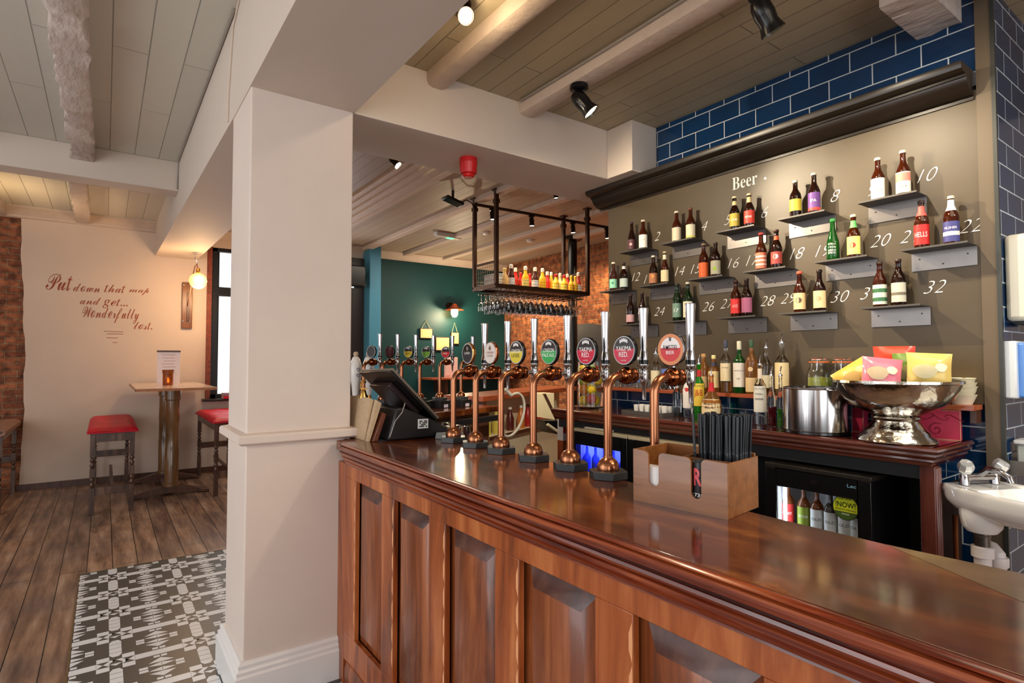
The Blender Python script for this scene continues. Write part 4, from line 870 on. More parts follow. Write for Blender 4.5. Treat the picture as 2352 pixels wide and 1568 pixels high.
# pink boxes
PK=mat('pink gift box',(208,52,84),.4); 
def pinkbox(loc,rz,d,label,swirl=True):
    t=T_('pink_box',label,'box',loc,rz)
    P('box_body',MB().box(0,d[0],0,d[1],0,d[2]),[PK],t,bev=.001)
    m=MB(); 
    e=.003
    for a,b,c,g in ((0,d[1],0,e),(0,d[1],d[2]-e,d[2])): m.box(-.0012,0.0002,a,b,c,g)
    for a in (0,d[1]-e): m.box(-.0012,.0002,a,a+e,e+.0001,d[2]-e-.0001)
    P('edge_trim',m,mat('pale pink trim',(236,160,130),.4),t)
    if swirl:
        m=MB(); pts=[(-.0015,d[1]*.42+r_*math.cos(a),.04+r_*math.sin(a)) for r_,a in [(.003+.0022*k,.7*k) for k in range(13)]]; m.tube(pts,.0018,5)
        for k in range(3): m.tube([(-.0015,d[1]*(.1+.25*k)+.03*math.cos(i*.5),d[2]*.75+.012*math.sin(i*.9+k)) for i in range(7)],.0014,5)
        P('swirl_print',m,mat('dark red print',(150,16,44),.4),t)
px_=aZ(2202,1000,ZC)
pinkbox((2.822,yat(2205,2.822)-.0,ZC+.0005),math.radians(10),(.04,.19,.122),'pink patterned gift box on the back counter right of the silver bowl')
pinkbox((2.80,yat(1982,2.80),ZC+.0005),0,(.05,.06,.11),'pink carton on the counter just left of the silver bowl foot',False)
# ================= FRIDGES =================
FB=mat('fridge black',(18,18,19),.22); FBT=mat('fridge top black',(40,36,32),.25)
def fridge(y0,y1,ztop,label,topm,light,name='bottle_fridge',x0=2.50):
    t=T_(name,label,'fridge',(x0,0,0)); d=.04
    P('cabinet',MB().box(.03,.37,y0,y1,.08,ztop-.0201).box(.03,.37,y0,y1,.02,.08)if 0 else MB().box(.05,.375,y0,y0+.02,.05,ztop-.02).box(.05,.375,y1-.02,y1,.05,ztop-.02).box(.355,.375,y0+.02,y1-.02,.05,ztop-.02).box(.05,.355,y0+.02,y1-.02,.05,.12),FB,t)
    P('lid',MB().box(.0,.38,y0-.002,y1+.002,ztop-.0195,ztop),topm,t,bev=.003)
    fr_=MB().box(0,.045,y0,y0+.05,.05,ztop-.02).box(0,.045,y1-.05,y1,.05,ztop-.02).box(0,.045,y0+.05,y1-.05,ztop-.10,ztop-.02).box(0,.045,y0+.05,y1-.05,.05,.12)
    dr=P('door_frame',fr_,FB,t,bev=.002)
    P('door_glass',MB().box(.02,.024,y0+.05,y1-.05,.12,ztop-.10),mat('fridge pane',(255,255,255),.01,trans=1,ior=1.05),dr)
    m=MB(); (m.box(.05,.06,y1-.068,y1-.056,.15,ztop-.115) if light is COLDL else m.box(.08,.30,y0+.06,y1-.06,ztop-.04,ztop-.03)); P('lamp_strip',m,light,t)
    P('liner',MB().box(.052,.352,y0+.0201,y0+.024,.1201,ztop-.021).box(.052,.352,y1-.024,y1-.0201,.1201,ztop-.021).box(.350,.3545,y0+.0241,y1-.0241,.1201,ztop-.021),mat('pale fridge liner',(214,220,222),.4),t)
    P('wire_shelf',MB().box(.07,.34,y0+.03,y1-.03,ztop-.335,ztop-.33).box(.07,.34,y0+.03,y1-.03,.13,.135),CHR,t)
    return t,dr
COLDL=mat('cold lamp',(255,255,255),.5,emit=(225,240,255),es=12); BLUEL=mat('blue lamp',(120,120,255),.5,emit=(70,84,255),es=16)
t,dr=fridge(1.028,1.475,.982,'black glass-door bottle fridge under the counter with a round yellow sticker',FBT,COLDL)
dr2=dr
m=MB(); R=.052; cy,cz=1.134,.838
def fd(r,x,a0=0,a1=2*PI-.001): m.add([(x,cy-r*math.cos(a0+(a1-a0)*k/28),cz+r*math.sin(a0+(a1-a0)*k/28)) for k in range(29)],[tuple(range(29))])
fd(R,-.0008+.02); m.m=1; fd(R*.94,.0186,-.35,PI+.35); m.m=2; fd(R*.94,.0187,PI+.35,2*PI-.35); m.m=0
text(m,'!NOW!',.078,.022,lambda u,v:(.0180,cy-u,cz+.012+v),off=.02)
for s,dz,w_ in (('INSTANT',.036,.05),('PRODUCT AVAILABLE',-.008,.08)): text(m,s,w_,.007,(lambda dz:lambda u,v:(.0180,cy-u,cz+dz+v))(dz),off=.01)
m.m=3; text(m,'FREE',.03,.006,lambda u,v:(.0178,cy-u,cz-.026+v),off=.01)
P('round_sticker',m,[paper((40,50,20)),paper((214,226,40)),paper((70,96,40)),paper((230,240,200))],dr,'round yellow-green sticker reading !NOW!',smooth=10)
m=MB().lathe([(.016,0),(.016,.002),(.001,.003)],18,tr(-.0002,1.255,.925)@Matrix.Rotation(-PI/2,4,'Y'),sx=.5); P('oval_badge',m,CHR,dr)
m=MB(); text(m,'Lec',.035,.014,lambda u,v:(-.0006,1.10-u,.935+v),off=.01); P('maker_plate',m,mat('plate blue grey',(120,160,190),.4),dr)
# bottles inside the right fridge
ibs=[((214,60,60),'red',(1793,)),((140,160,50),'lime green',(1838,)),((226,232,232),'white',(1866,)),((228,234,234),'white',(1897,)),((226,232,232),'white',(1930,)),((220,228,228),'white',(1960,))]
wl=['red-labelled','lime-green-labelled','white-lettered']; 
dsc=['bottle with a red label at the left in the black fridge','bottle with a lime green label in the black fridge','dark bottle with white lettering, third from the left in the black fridge','dark bottle with white lettering, fourth from the left in the black fridge','dark bottle with white lettering, partly behind the round sticker in the fridge','dark bottle with white lettering at the right end in the black fridge']
xs=[1806,1842,1872,1903,1935,1962]
for i,(c,nm,_) in enumerate(ibs):
    X=2.62; y=yat(xs[i],X)-.0; bottle('cider_bottle',dsc[i],'bottle',(X,y,.6525),.235,.027,'spirit',gl('pale amber',(190,110,60),.75) if i<3 else gl('smoke',(120,110,100),.7),(c,.2,.56),((225,225,222),.1),group='bottles in the black glass-door fridge',txt=[(['RIPSNOT','STY PEAR','OLD','OLD','OLD','OLD'][i],(240,240,240) if i<2 else (70,76,80),.5,1.5,.05)])
# left fridges
t,dr=fridge(2.335,2.83,1.01,'long cream-topped fridge lit blue inside, left one under the counter',mat('cream laminate',(188,176,146),.35),BLUEL)
t,dr=fridge(1.84,2.325,1.01,'cream-topped fridge lit blue inside, beside the wooden caddy',mat('cream laminate',(188,176,146),.35),BLUEL)
BW=gl('blue-lit water',(90,120,250),.35,.1); w0=None  # blue of the fridge lamp put into the bottle glass colour
for (a,b,k_) in ((2.38,2.78,6),(1.90,2.28,6)):
    for r_ in range(2):
        for k in range(k_):
            yy=a+(b-a)*k/(k_-1); loc=(2.60,yy,.682 if r_==0 else .137)
            if r_==1: continue
            if w0 is None: w0=bottle('water_bottle','bottle of mineral water glowing blue in the lit fridge','bottle',loc,.22,.026,'spirit',BW,((70,90,220),.2,.5),((220,225,255),.05),group='water bottles in the blue-lit fridges')
            else: DUP(w0,loc)
ONE('floor_standing_shelf_goods','white folded bar towel lying on the cream fridge top','towel',MB().box(-.06,.06,-.12,.12,0,.012),mat('white towel',(214,206,184),.8),(2.60,2.62,1.0105),.06,bev=.004).name='bar_towel'
# ================= SINK =================
CER=mat('white basin ceramic',(250,250,248),.12,coat=.6)
sk=T_('hand_basin','small white ceramic hand basin fixed at the end of the back counter','basin',(2.565,.838,.985),math.radians(-26))
# local: x right along wall, -y outward
import itertools
def basin():
    m=MB(); n=40; rings=[]
    def outline(s,z,inset=0):
        pts=[]
        for k in range(n):
            a=2*PI*k/n; c,s_=math.cos(a),math.sin(a); e=.62
            x=.145*s*abs(c)**e*(1 if c>0 else -1); y=.235*s*abs(s_)**e*(1 if s_>0 else -1)
            y=min(y,.19*s+.0) ; x*= (1.0 if y>-.05 else 1-.25*((-.05-y)/.19)**2)
            pts.append((x+.145,y-.20+inset,z))
        return pts
    R=[outline(.46,-.108),outline(.64,-.10),outline(.84,-.08),outline(.95,-.056),outline(.985,-.04),outline(1.0,-.012),outline(1.0,-.002),outline(.985,.004),outline(.93,.004)]
    # bowl interior
    def inner(s,z): return [((x-.145)*s+.145,(y+.20)*s*.72-.25,z) for x,y,_ in outline(1,0)]
    R+= [inner(.86,.0),inner(.8,-.02),inner(.66,-.065),inner(.45,-.09),inner(.05,-.095)]
    v=[p for r in R for p in r]; f=[]
    for i in range(len(R)-1):
        for k in range(n): f.append((i*n+k,i*n+(k+1)%n,(i+1)*n+(k+1)%n,(i+1)*n+k))
    f.append(tuple(range(n-1,-1,-1))); f.append(tuple((len(R)-1)*n+k for k in range(n)))
    return m.add(v,f)
P('basin_body',basin(),CER,sk,smooth=60)
m=MB(); text(m,'ARMITAGE',.05,.008,lambda u,v:(-.0012,-.13-u,-.03+v),off=.01); 
KN=mat('clear tap knob',(226,230,232),.1,metal=.6)
tp=T_('mixer_tap','chrome two-knob mixer tap on the back rim of the hand basin','tap',sk.matrix_basis@Vector((.16,-.075,.0045)) if 0 else (0,0,0))
Msk=tr(2.565,.838,.985)@rotz(math.radians(-26)); tp.location=Msk@Vector((.145,-.055,.0045)); tp.scale=(1.1,1.1,1.2); tp.rotation_euler=(0,0,math.radians(-26))
P('tap_body',MB().tube([(-.07,0,.022),(.07,0,.022)],.012,12).cyl((-.06,0,0),(-.06,0,.03),.016,.012).cyl((.06,0,0),(.06,0,.03),.016,.012).tube([(0,0,.025),(0,-.03,.05),(0,-.07,.05),(0,-.1,.038),(0,-.105,.022)],.0095,12),CHR,tp)
for sx in (-1,1):
    P('tap_knob',MB().lathe([(.009,.0),(.010,.014),(.021,.018),(.0235,.026),(.0235,.038),(.019,.047),(.001,.049)],8,tr(.062*sx,0,.03)@Matrix.Rotation(.5,4,'X')@Matrix.Rotation(sx*.25,4,'Y')),KN,tp)
WP=mat('white pvc',(232,222,218),.35)
q=aY(2256,1240,.70)
wt=T_('waste_pipe','white plastic trap and waste pipe beneath the hand basin','pipe',(q.x,q.y,.112))
P('trap_body',MB().lathe([(.032,.76),(.036,.74),(.062,.70)][::-1][:0] or [(.030,.63),(.034,.632),(.034,.668),(.03,.67)],18),WP,wt)
P('threaded_tail',MB().lathe([(.024,.67),(.024,.705),(.026,.707),(.026,.71),(.024,.712),(.024,.718)],18).lathe([(.001,.70),(.02,.70)],12),mat('zinc thread',(150,146,140),.3,metal=1),wt)
P('waste_cone',MB().lathe([(.026,.7185),(.046,.722),(.060,.742),(.066,.78),(.066,.80)],24),CER,wt)
P('down_pipe',MB().lathe([(.026,.40),(.026,.63)],18),WP,wt)
P('elbow_pipe',MB().tube([(.09,-.02,.35),(.09,-.02,.60),(.092,-.018,.625),(.105,.0,.64),(.125,.03,.64)],.026,16).lathe([(.031,.585),(.033,.59),(.033,.615),(.031,.62)],18,tr(.09,-.02,0)),WP,wt)
ONE('copper_pipe','upright worn copper pipe under the basin beside the counter post','pipe',MB().lathe([(.009,0),(.009,.86)],12),mat('worn copper pipe',(150,90,52),.4,metal=.8),(2.66,.80,.0))
# dispensers on return wall
RY=.699
def rec(px,py,Y=.698): return aY(px,py,Y)
a=rec(2304,540); b=rec(2304,737)
tdsp=T_('towel_dispenser','cream plastic paper-towel dispenser on the blue tiled wall','dispenser',(a.x+.146,RY,(a.z+b.z)/2)); hz=(a.z-b.z)/2
P('cover',MB().cbox((0,-.05,0),(.29,.10,hz*2)),mat('cream plastic',(232,226,204),.3),tdsp,bev=.018)
P('serrated_edge',MB().box(-.12,.12,-.09,-.02,-hz-.012,-hz),BLKM,tdsp)
a=rec(2303,783); b=rec(2303,915)
sd=T_('soap_dispenser','blue and white wall dispenser mounted below the cream one','dispenser',(a.x+.15,RY,(a.z+b.z)/2)); hz=(a.z-b.z)/2
P('back_plate',MB().cbox((0,-.02,0),(.29,.04,hz*2)),mat('white plastic',(226,232,236),.3),sd,bev=.006)
P('blue_cover',MB().cbox((.012,-.055,-.002),(.27,.068,hz*1.92)),mat('blue translucent plastic',(86,140,216),.25),sd,bev=.008)
a=rec(2316,1030); 
shv=ONE('steel_wall_shelf','grey steel tray shelf on the tiled wall beside the basin','shelf',MB().box(0,.5,-.12,0,-.004,0).box(0,.5,-.12,-.117,0,.035).box(0,.003,-.117,0,0,.05),mat('grey steel',(128,124,118),.35,metal=.7),(a.x-.02,RY-.001,aY(2310,1090,.69).z-.0))
zt_=aY(2310,1090,.69).z+.0006; h_=.125
tub=T_('plastic_tub','white lidded plastic tub standing on the steel tray shelf','tub',(a.x+.085,RY-.062,zt_))
P('tub_body',MB().prism([(-.045,-.045),(.045,-.045),(.045,.045),(-.045,.045)],0,h_-.018),mat('milky plastic',(214,218,208),.35,trans=.2),tub,bev=.006)
P('lid',MB().cbox((0,0,h_-.008),(.108,.108,.018)),mat('white lid plastic',(236,236,232),.3),tub,bev=.005)
# ================= GANTRY =================
IRON=mat('bronze painted iron',(70,48,34),.35,metal=.6)
GX0,GX1,GY0,GY1=3.165,4.405,4.69,5.10; GB=2.20; GC=2.445
g=T_('glass_gantry','hanging iron gantry with a wire cage shelf and glass racks over the far bar','gantry',(0,0,0))
a=.018
for x,y in ((GX0,GY0),(GX1,GY0),(GX0,GY1),(GX1,GY1)):
    P('hanging_post',MB().box(x-a,x+a,y-a,y+a,GB,3.165).box(x-.035,x+.035,y-.035,y+.035,3.155,3.1699).box(x-.026,x+.026,y-.026,y+.026,3.03,3.07),IRON,g)
m=MB()
for z0,z1 in ((GB-.02,GB+.02),):
    for y in (GY0,GY1): m.box(GX0-a,GX1+a,y-a-.001,y+a+.001,z0,z1)
    for x in (GX0,GX1): m.box(x-a-.001,x+a+.001,GY0,GY1,z0,z1)
for x in (GX0,GX1): m.box(x-.008,x+.008,GY0,GY1,GC-.01,GC+.01)
P('shelf_frame',m,IRON,g)
P('shelf_deck',MB().box(GX0+.02,GX1-.02,GY0+.02,GY1-.02,GB+.0,GB+.012),DKWOOD,g)
m=MB()
for x in (GX0,):
    for k in range(1,10): m.tube([(x,GY0+k*.041,GB+.02),(x,GY0+k*.041,GC)],.0022,5)
    for k in range(1,5): m.tube([(x,GY0,GB+.02+k*.047),(x,GY1,GB+.02+k*.047)],.0022,5)
for k in range(1,30): m.tube([(GX0+k*.041,GY1,GB+.02),(GX0+k*.041,GY1,GB+.1)],.0018,5)
for k in (1,2): m.tube([(GX0,GY0,GB+.02+k*.03),(GX1,GY0,GB+.02+k*.03)],.0018,5); m.tube([(GX0,GY1,GB+.02+k*.03),(GX1,GY1,GB+.02+k*.03)],.0018,5)
P('wire_mesh',m,mat('wire mesh',(150,130,110),.35,metal=.8),g)
for k in range(9):
    x=GX0+.06+k*.14; P('glass_rail',MB().tube([(x-.02,GY0+.02,GB-.06),(x-.02,GY1-.02,GB-.06)],.003,5).tube([(x+.02,GY0+.02,GB-.06),(x+.02,GY1-.02,GB-.06)],.003,5).tube([(x-.02,GY0+.03,GB-.06),(x-.02,GY0+.03,GB-.02)],.003,5).tube([(x+.02,GY0+.03,GB-.06),(x+.02,GY0+.03,GB-.02)],.003,5),IRON,g)
# rail with spotlights
rl=T_('spotlight_rail','dark iron lighting rail running across the top of the gantry','rail',(0,0,0))
P('rail_bar',MB().tube([(GX0-.03,GY1-.03,3.10),(5.0,4.75,3.02)],.017,8),IRON,rl)
LAMPW=mat('warm lamp face',(255,240,210),.3,emit=(255,226,176),es=28)
DKM=mat('dark bronze lamp',(44,32,26),.3,metal=.7); BLKS=mat('black spot metal',(14,14,15),.25)
def spotlamp(label,loc,aim,s=1,body=DKM,lit=True,cat='spotlight',group='ceiling spotlights'):
    t=T_('spotlight',label,cat,loc,0,group); aim=(Vector(aim)-Vector(loc)).normalized(); R=aim.to_track_quat('Z','Y').to_matrix().to_4x4()
    P('mount',MB().lathe([(.001,0),(.034*s,0),(.036*s,-.004),(.036*s,-.018*s),(.030*s,-.022*s),(.001,-.022*s)],20).cyl((0,0,-.02*s),(0,0,-.05*s),.005*s),body,t)
    B=tr(0,0,-.052*s)@R
    P('lamp_head',MB().lathe([(.001,-.03*s),(.020*s,-.026*s),(.028*s,-.008*s),(.030*s,.02*s),(.027*s,.045*s),(.031*s,.06*s),(.036*s,.075*s),(.033*s,.075*s),(.029*s,.062*s),(.001,.06*s)],22,B),body,t)
    P('lamp_face',MB().lathe([(.001,.068*s),(.029*s,.067*s)],20,B,cap=False),LAMPW if lit else mat('dark lens',(40,40,44),.15),t)
    return t,Vector(loc)+Vector((0,0,-.052*s))+aim*.11*s
def railp(px): 
    # along the rail
    best=None
    for k in range(400):
        t=k/399; p=Vector((GX0-.03,GY1-.03,3.10)).lerp(Vector((5.0,4.75,3.02)),t); d=p-CAM; z=d.dot(FW); x=CXP+F*d.dot(RT)/z
        if best is None or abs(x-px)<best[0]: best=(abs(x-px),p)
    return best[1]
LSP=[]
for px,ds in ((1131,'left end'),(1221,'second from the left'),(1316,'third from the left'),(1394,'right end beside the chalkboard')):
    p=railp(px); t,q=spotlamp('small lit bronze spotlight hanging from the gantry rail, '+ds,(p.x,p.y,p.z-.015),(p.x+.02,p.y-.05,p.z-1),.95); LSP.append(q)
# sauce bottles on gantry deck
def sauce(label,loc,h,r,col,capc,neckcol=None,clear=False):
    t=T_('sauce_bottle',label,'bottle',loc,0,'sauce bottles on the gantry shelf')
    P('bottle_body',MB().lathe([(r*.9,0),(r,.005),(r,h*.45),(r*.85,h*.55),(r*.5,h*.68),(r*.42,h*.82)],14),mat('sauce %d %d %d'%col,col,.3,coat=.4),t)
    P('cap',MB().lathe([(r*.5,h*.82),(r*.52,h*.97),(r*.3,h),(.001,h)],12),mat('cap %d %d %d'%capc,capc,.4),t)
    if neckcol: P('label',MB().lathe([(r*1.03,h*.1),(r*1.03,h*.4)],14,cap=False),paper(neckcol),t)
RED=(196,30,28);YEL=(236,186,40);WH=(236,228,212);DK=(70,30,26)
sb=[(1159,632,.040,'f',(236,190,120),(240,200,110),None,'peach coloured squeezy bottle next to the left post'),(1174,626,.04,'f',DK,WH,(226,226,226),'brown sauce bottle with white cap, first in the row'),(1184,632,.036,'b',RED,WH,None,'red ketchup bottle with white cap, left group'),(1196,632,.034,'b',RED,RED,None,'all-red squeezy bottle, left group'),
(1207,633,.04,'f',YEL,WH,(240,216,120),'yellow mustard bottle with white cap, third at the front'),(1217,630,.034,'b',RED,RED,None,'all-red squeezy bottle behind the mustard bottle'),(1229,628,.04,'f',DK,WH,(226,226,226),'brown sauce bottle with white cap in the middle of the row'),(1246,630,.04,'f',YEL,WH,None,'yellow mustard bottle with pale cap in the middle of the row'),
(1257,632,.036,'b',RED,WH,None,'red ketchup bottle with white cap, centre'),(1266,632,.03,'b',YEL,WH,None,'small yellow bottle behind the centre ketchup'),(1277,634,.04,'f',YEL,RED,(240,210,90),'yellow bottle with a red cap, right of centre'),(1286,634,.034,'b',(226,190,150),WH,None,'beige sauce bottle towards the right'),
(1296,635,.04,'f',YEL,RED,(240,210,90),'yellow bottle with a red cap, nearer the right post'),(1303,635,.034,'b',RED,WH,None,'red ketchup bottle with white cap, right group'),(1312,640,.034,'f',YEL,YEL,None,'yellow squeezy bottle with yellow nozzle, left of the pair'),(1321,641,.034,'f',YEL,YEL,None,'yellow squeezy bottle with yellow nozzle, right of the pair'),(1328,636,.036,'f',(206,60,50),WH,(230,226,220),'white-capped sauce bottle at the right end of the row')]
for px,py,r,wh,col,cc,nk,ds in sb:
    Y=GY0+(.09 if wh=='f' else .24); p=aY(px,py,Y); z=GB+.0125
    h=.235 if cc==WH else .19
    sauce(ds+' on the gantry',(p.x,Y,z),h,r*.95,col,cc,nk)
ONE('napkin_box','white printed carton inside the left end of the gantry cage','box',MB().box(-.06,.06,-.12,.12,0,.13),mat('printed white carton',(226,218,210),.6,noise=.5,nscale=60),(GX0+.12,GY0+.2,GB+.0125),bev=.002)
# hanging glasses
m_g=[(.034,0),(.035,-.0015),(.006,-.006),(.0035,-.012),(.0033,-.07),(.008,-.078),(.026,-.092),(.036,-.115),(.038,-.14),(.033,-.175),(.0322,-.175),(.0368,-.14),(.035,-.116),(.025,-.0935),(.001,-.085)]
GLZ=mat('thin glass',(255,255,255),.02,trans=1,ior=1.2,coat=.5)
wg=None
for i in range(9):
    for j in range(5):
        x=GX0+.06+i*.14; y=GY0+.06+j*.078
        if wg is None: wg=ONE('wine_glass','stemmed wine glass hanging upside down from the gantry racks','glass',MB().lathe(m_g,14,cap=False),GLZ,(x,y,GB-.055),0,'wine glasses hanging under the gantry')
        else: DUP(wg,(x,y,GB-.055))
m_t=[(.030,0),(.031,-.0015),(.005,-.005),(.0035,-.01),(.0033,-.09),(.01,-.1),(.024,-.14),(.027,-.2),(.0263,-.2),(.023,-.14),(.001,-.105)]
wf=None
for i in range(8):
    for j in range(5):
        x=GX0+.13+i*.14; y=GY0+.06+j*.078
        if wf is None: wf=ONE('flute_glass','tall flute glass hanging upside down between the wine glasses','glass',MB().lathe(m_t,12,cap=False),GLZ,(x,y,GB-.055),0,'flute glasses hanging under the gantry')
        else: DUP(wf,(x,y,GB-.055))
# ================= CEILING FITTINGS =================
t=T_('alarm_sounder','red round fire alarm sounder on the underside of the header beam','alarm',(1.72,2.845,2.64))
RD=mat('red alarm plastic',(206,30,32),.35)
P('base',MB().lathe([(.001,0),(.052,0),(.052,-.03),(.001,-.03)],24),RD,t)
P('sounder_body',MB().lathe([(.054,-.0301),(.053,-.034),(.049,-.085),(.046,-.092),(.034,-.095),(.034,-.108),(.028,-.114),(.001,-.114)],24),RD,t)
t=T_('floodlight','small black floodlight on a cable bracket beside the gantry','floodlight',(2.83,4.98,3.06))
P('housing',MB().cbox((0,0,0),(.20,.13,.03),Matrix.Rotation(.25,4,'Y')),BLKS,t,bev=.008); P('bracket',MB().box(-.01,.01,-.01,.01,.01,.11),BLKS,t)
P('cable',MB().tube([(.09,0,.0),(.16,0,.04),(.24,.03,.03),(.30,.08,-.0),(.305,.1,.04)],.006,6),BLKS,t)
t=T_('exit_light','slim white emergency light unit on the back ceiling glowing green','emergency light',(3.74,6.72,3.17),.1)
P('housing',MB().cbox((0,0,-.03),(.40,.09,.058)),mat('white housing',(206,206,198),.4),t,bev=.01); P('green_lamp',MB().cbox((.04,0,-.062),(.10,.05,.006)),mat('green lamp',(80,255,150),.4,emit=(60,255,140),es=2.5),t)
for x,y,s in ((4.125,6.354,'nearer the gantry left post'),(4.9,6.4,'further right above the gantry')):
    ONE('smoke_detector','round white smoke detector on the back ceiling, '+s,'smoke detector',MB().lathe([(.001,0),(.055,0),(.055,-.012),(.045,-.03),(.02,-.038),(.001,-.038)],20),mat('detector white',(226,222,214),.4),(x,y,3.17),group='smoke detectors')
a=aY(1103,588,8.3); b=aY(1176,590,8.3)
ONE('curtain_pole','thin dark pole with a small finial high on the far teal wall','pole',MB().tube([(a.x,8.3,a.z),(b.x,8.3,a.z)],.014,8).lathe([(.001,-.03),(.028,0),(.001,.03)],12,tr(b.x+.02,8.3,a.z)).tube([(b.x-.1,8.3,a.z),(b.x-.1,YT-.001,a.z)],.01,6).tube([(b.x-.02,8.3,a.z),(b.x-.02,8.3,a.z+.09)],.012,6),DKM)
_,s1=spotlamp('black spotlight on the bar ceiling near the header beam, aimed at the chalkboard',aZ(1330,196,2.885)[:],(2.7,1.5,1.7),1.35,BLKS)
_,s2=spotlamp('black spotlight at the top of the picture, aimed at the chalkboard',aZ(1748,-22,2.885)[:],(2.8,.9,1.6),1.35,BLKS)
_,q1=spotlamp('lit spotlight on the bar ceiling beside the long beam, with a bright glare',aZ(1063,5,2.96)[:],(1.0,1.4,2.5),1.0,DKM); LSP.append(q1)
_,q2=spotlamp('lit spotlight on the back ceiling left of the red alarm',aZ(902,354,3.17)[:],(2.2,4.0,2.7),1.0,BLKS); LSP.append(q2)
_,q3=spotlamp('lit spotlight on the back ceiling just beyond the header beam above the gantry',aZ(1276,432,3.17)[:],(3.7,4.3,2.5),.8,BLKS); LSP.append(q3)
t=T_('steel_column','black cast iron column with a wide top plate beyond the gantry','column',(5.26,5.9,0))
P('shaft',MB().lathe([(.062,0),(.062,3.14)],20),BLKS,t); P('top_plate',MB().lathe([(.07,3.10),(.13,3.125),(.13,3.168),(.001,3.169)],24),BLKS,t)
# ================= BACK ROOM =================
t=T_('wall_lamp','copper-shaded wall lamp glowing on the teal wall','wall lamp',aY(1031,705,YT)[:])
CP=mat('copper shade',(196,96,60),.35,metal=.7)
P('wall_plate',MB(tr(0,-.0,.02)@Matrix.Rotation(PI/2,4,'X')).lathe([(.001,0),(.06,0),(.06,.012),(.001,.014)],20).tube([(0,0,.012),(0,.04,.10),(0,.0,.17),(0,-.03,.17)],.009,8),DKM,t)
P('shade',MB().lathe([(.03,.06),(.04,.045),(.08,-.005),(.155,-.04),(.155,-.045),(.07,-.012),(.03,.03)],28,tr(0,-.19,-.02),cap=False),CP,t)
P('glass_bulb',MB().lathe([(.001,.02),(.05,.0),(.058,-.05),(.055,-.11),(.03,-.15),(.001,-.155)],18,tr(0,-.19,-.03)),mat('glowing wall bulb',(255,240,200),.3,emit=(255,214,140),es=22),t)
t=T_('black_speaker','black wall speaker on a bracket beside the blue pilaster','speaker',aY(812,635,8.0)[:])
P('cabinet',MB().cbox((-.02,0,0),(.34,.2,.31)),BLKS,t,bev=.02); P('bracket',MB().box(-.03,.03,.1,.32,-.03,.03),BLKS,t)
PIC=mat('aged picture paper',(226,204,140),.6,noise=.15,nscale=8)
def wallpic(label,x0,y0,x1,y1,cord):
    a=aY(x0,y0,YT-.03); b=aY(x1,y1,YT-.03); t=T_('hanging_picture',label,'picture',((a.x+b.x)/2,YT-.002,(a.z+b.z)/2),0,'small pictures on the teal wall'); w=(b.x-a.x)/2; h=(a.z-b.z)/2
    P('frame',MB().box(-w-.01,w+.01,-.03,-.001,-h-.01,h+.01),DKWOOD,t,bev=.002); P('print',MB().box(-w,w,-.034,-.0301,-h,h),PIC,t)
    if cord: P('cord',MB().tube([(-w*.8,-.02,h),(0,-.01,h+cord),(w*.8,-.02,h)],.004,5),mat('pale cord',(206,200,150),.7),t)
wallpic('small landscape picture hanging on a cord on the teal wall, left one',966,755,992,776,.14)
wallpic('square unframed looking picture on the teal wall below the lamp, middle one',1002,775,1031,804,0)
wallpic('narrow tall picture hanging on a pale cord under the wall lamp, right one',1037,764,1053,789,.17)
ONE('chimney_picture','dark arched fireplace surround painting on the brick wall behind the taps','fireplace surround',MB().prism([(5.75,1.15),(6.55,1.15),(6.55,1.98),(6.4,2.0),(6.15,2.0),(5.95,1.97),(5.75,1.95)],5.81,5.85,'X'),mat('dark mottled board',(44,32,30),.4,noise=.6,nscale=5))
# ---------- far bar ----------
fa=math.radians(19)
fb=T_('far_bar_counter','dark far bar counter behind the front taps carrying the second tap row','bar counter',(2.6,4.15,0),fa)
P('counter_top',MB().box(-1.35,.16,-.12,.40,1.01,1.06),BARTOP,fb,bev=.006); P('counter_body',MB().box(-1.3,.12,-.04,.36,0,1.0099),DKWOOD,fb)
P('black_ledge',MB().box(-1.35,.16,-.16,-.1205,.94,.985),BLKM,fb)
def far_font(px,zbase,lens,label,ht):
    Y=4.2; p=aY(px-33,900,Y); t=T_('beer_fountain',label,'beer tap',(p.x,Y,zbase),math.radians(22),'copper beer taps along the far bar')
    fountain_mesh(t,lens); t.scale=(1,1,1); return t
FL=[dict(top=(70,14,16),bot=(70,14,16),ring=(50,20,20)),dict(top=CO,bot=(226,196,40),crest=1,text2=[('LAGER',-.012,.056,.015)],ink2=(60,50,30)),dict(top=CO,bot=(120,170,60),crest=1),dict(top=CO,bot=(206,36,44),crest=1,text=[('RED',-.01,.04,.014)]),dict(top=CO,bot=(60,56,60),ring=(150,120,100))]
FN=['far bar copper tap with a dark maroon round badge','far bar copper tap with a yellow and black round badge','far bar copper tap with a green and black round badge','far bar copper tap with a red and black round badge','far bar copper tap partly hidden behind the first front tap']
for (px,l,nm) in zip((911,955,997,1043,1092),FL,FN): far_font(px,1.122,l,nm,0); 
far_font(868,1.122,dict(top=(60,60,60),bot=(60,60,60)),'far bar chrome-handled tap beside the white ceramic pulls',0)
for k,px in enumerate((868,911,955,997,1043,1092)):
    p=aY(px-33,900,4.2)
    o=T_('tap_plinth_box','black square drip box under the far bar tap number %s from the left'%('one','two','three','four','five','six')[k],'plinth',(p.x,4.2,1.0605),math.radians(19),'black boxes under the far taps')
    P('box',MB().box(-.065,.065,-.065,.065,0,.061),BLKM,o,bev=.003); P('price_tag',MB().box(-.02,.03,-.067,-.0655,.004,.03),paper((206,196,206)),o)
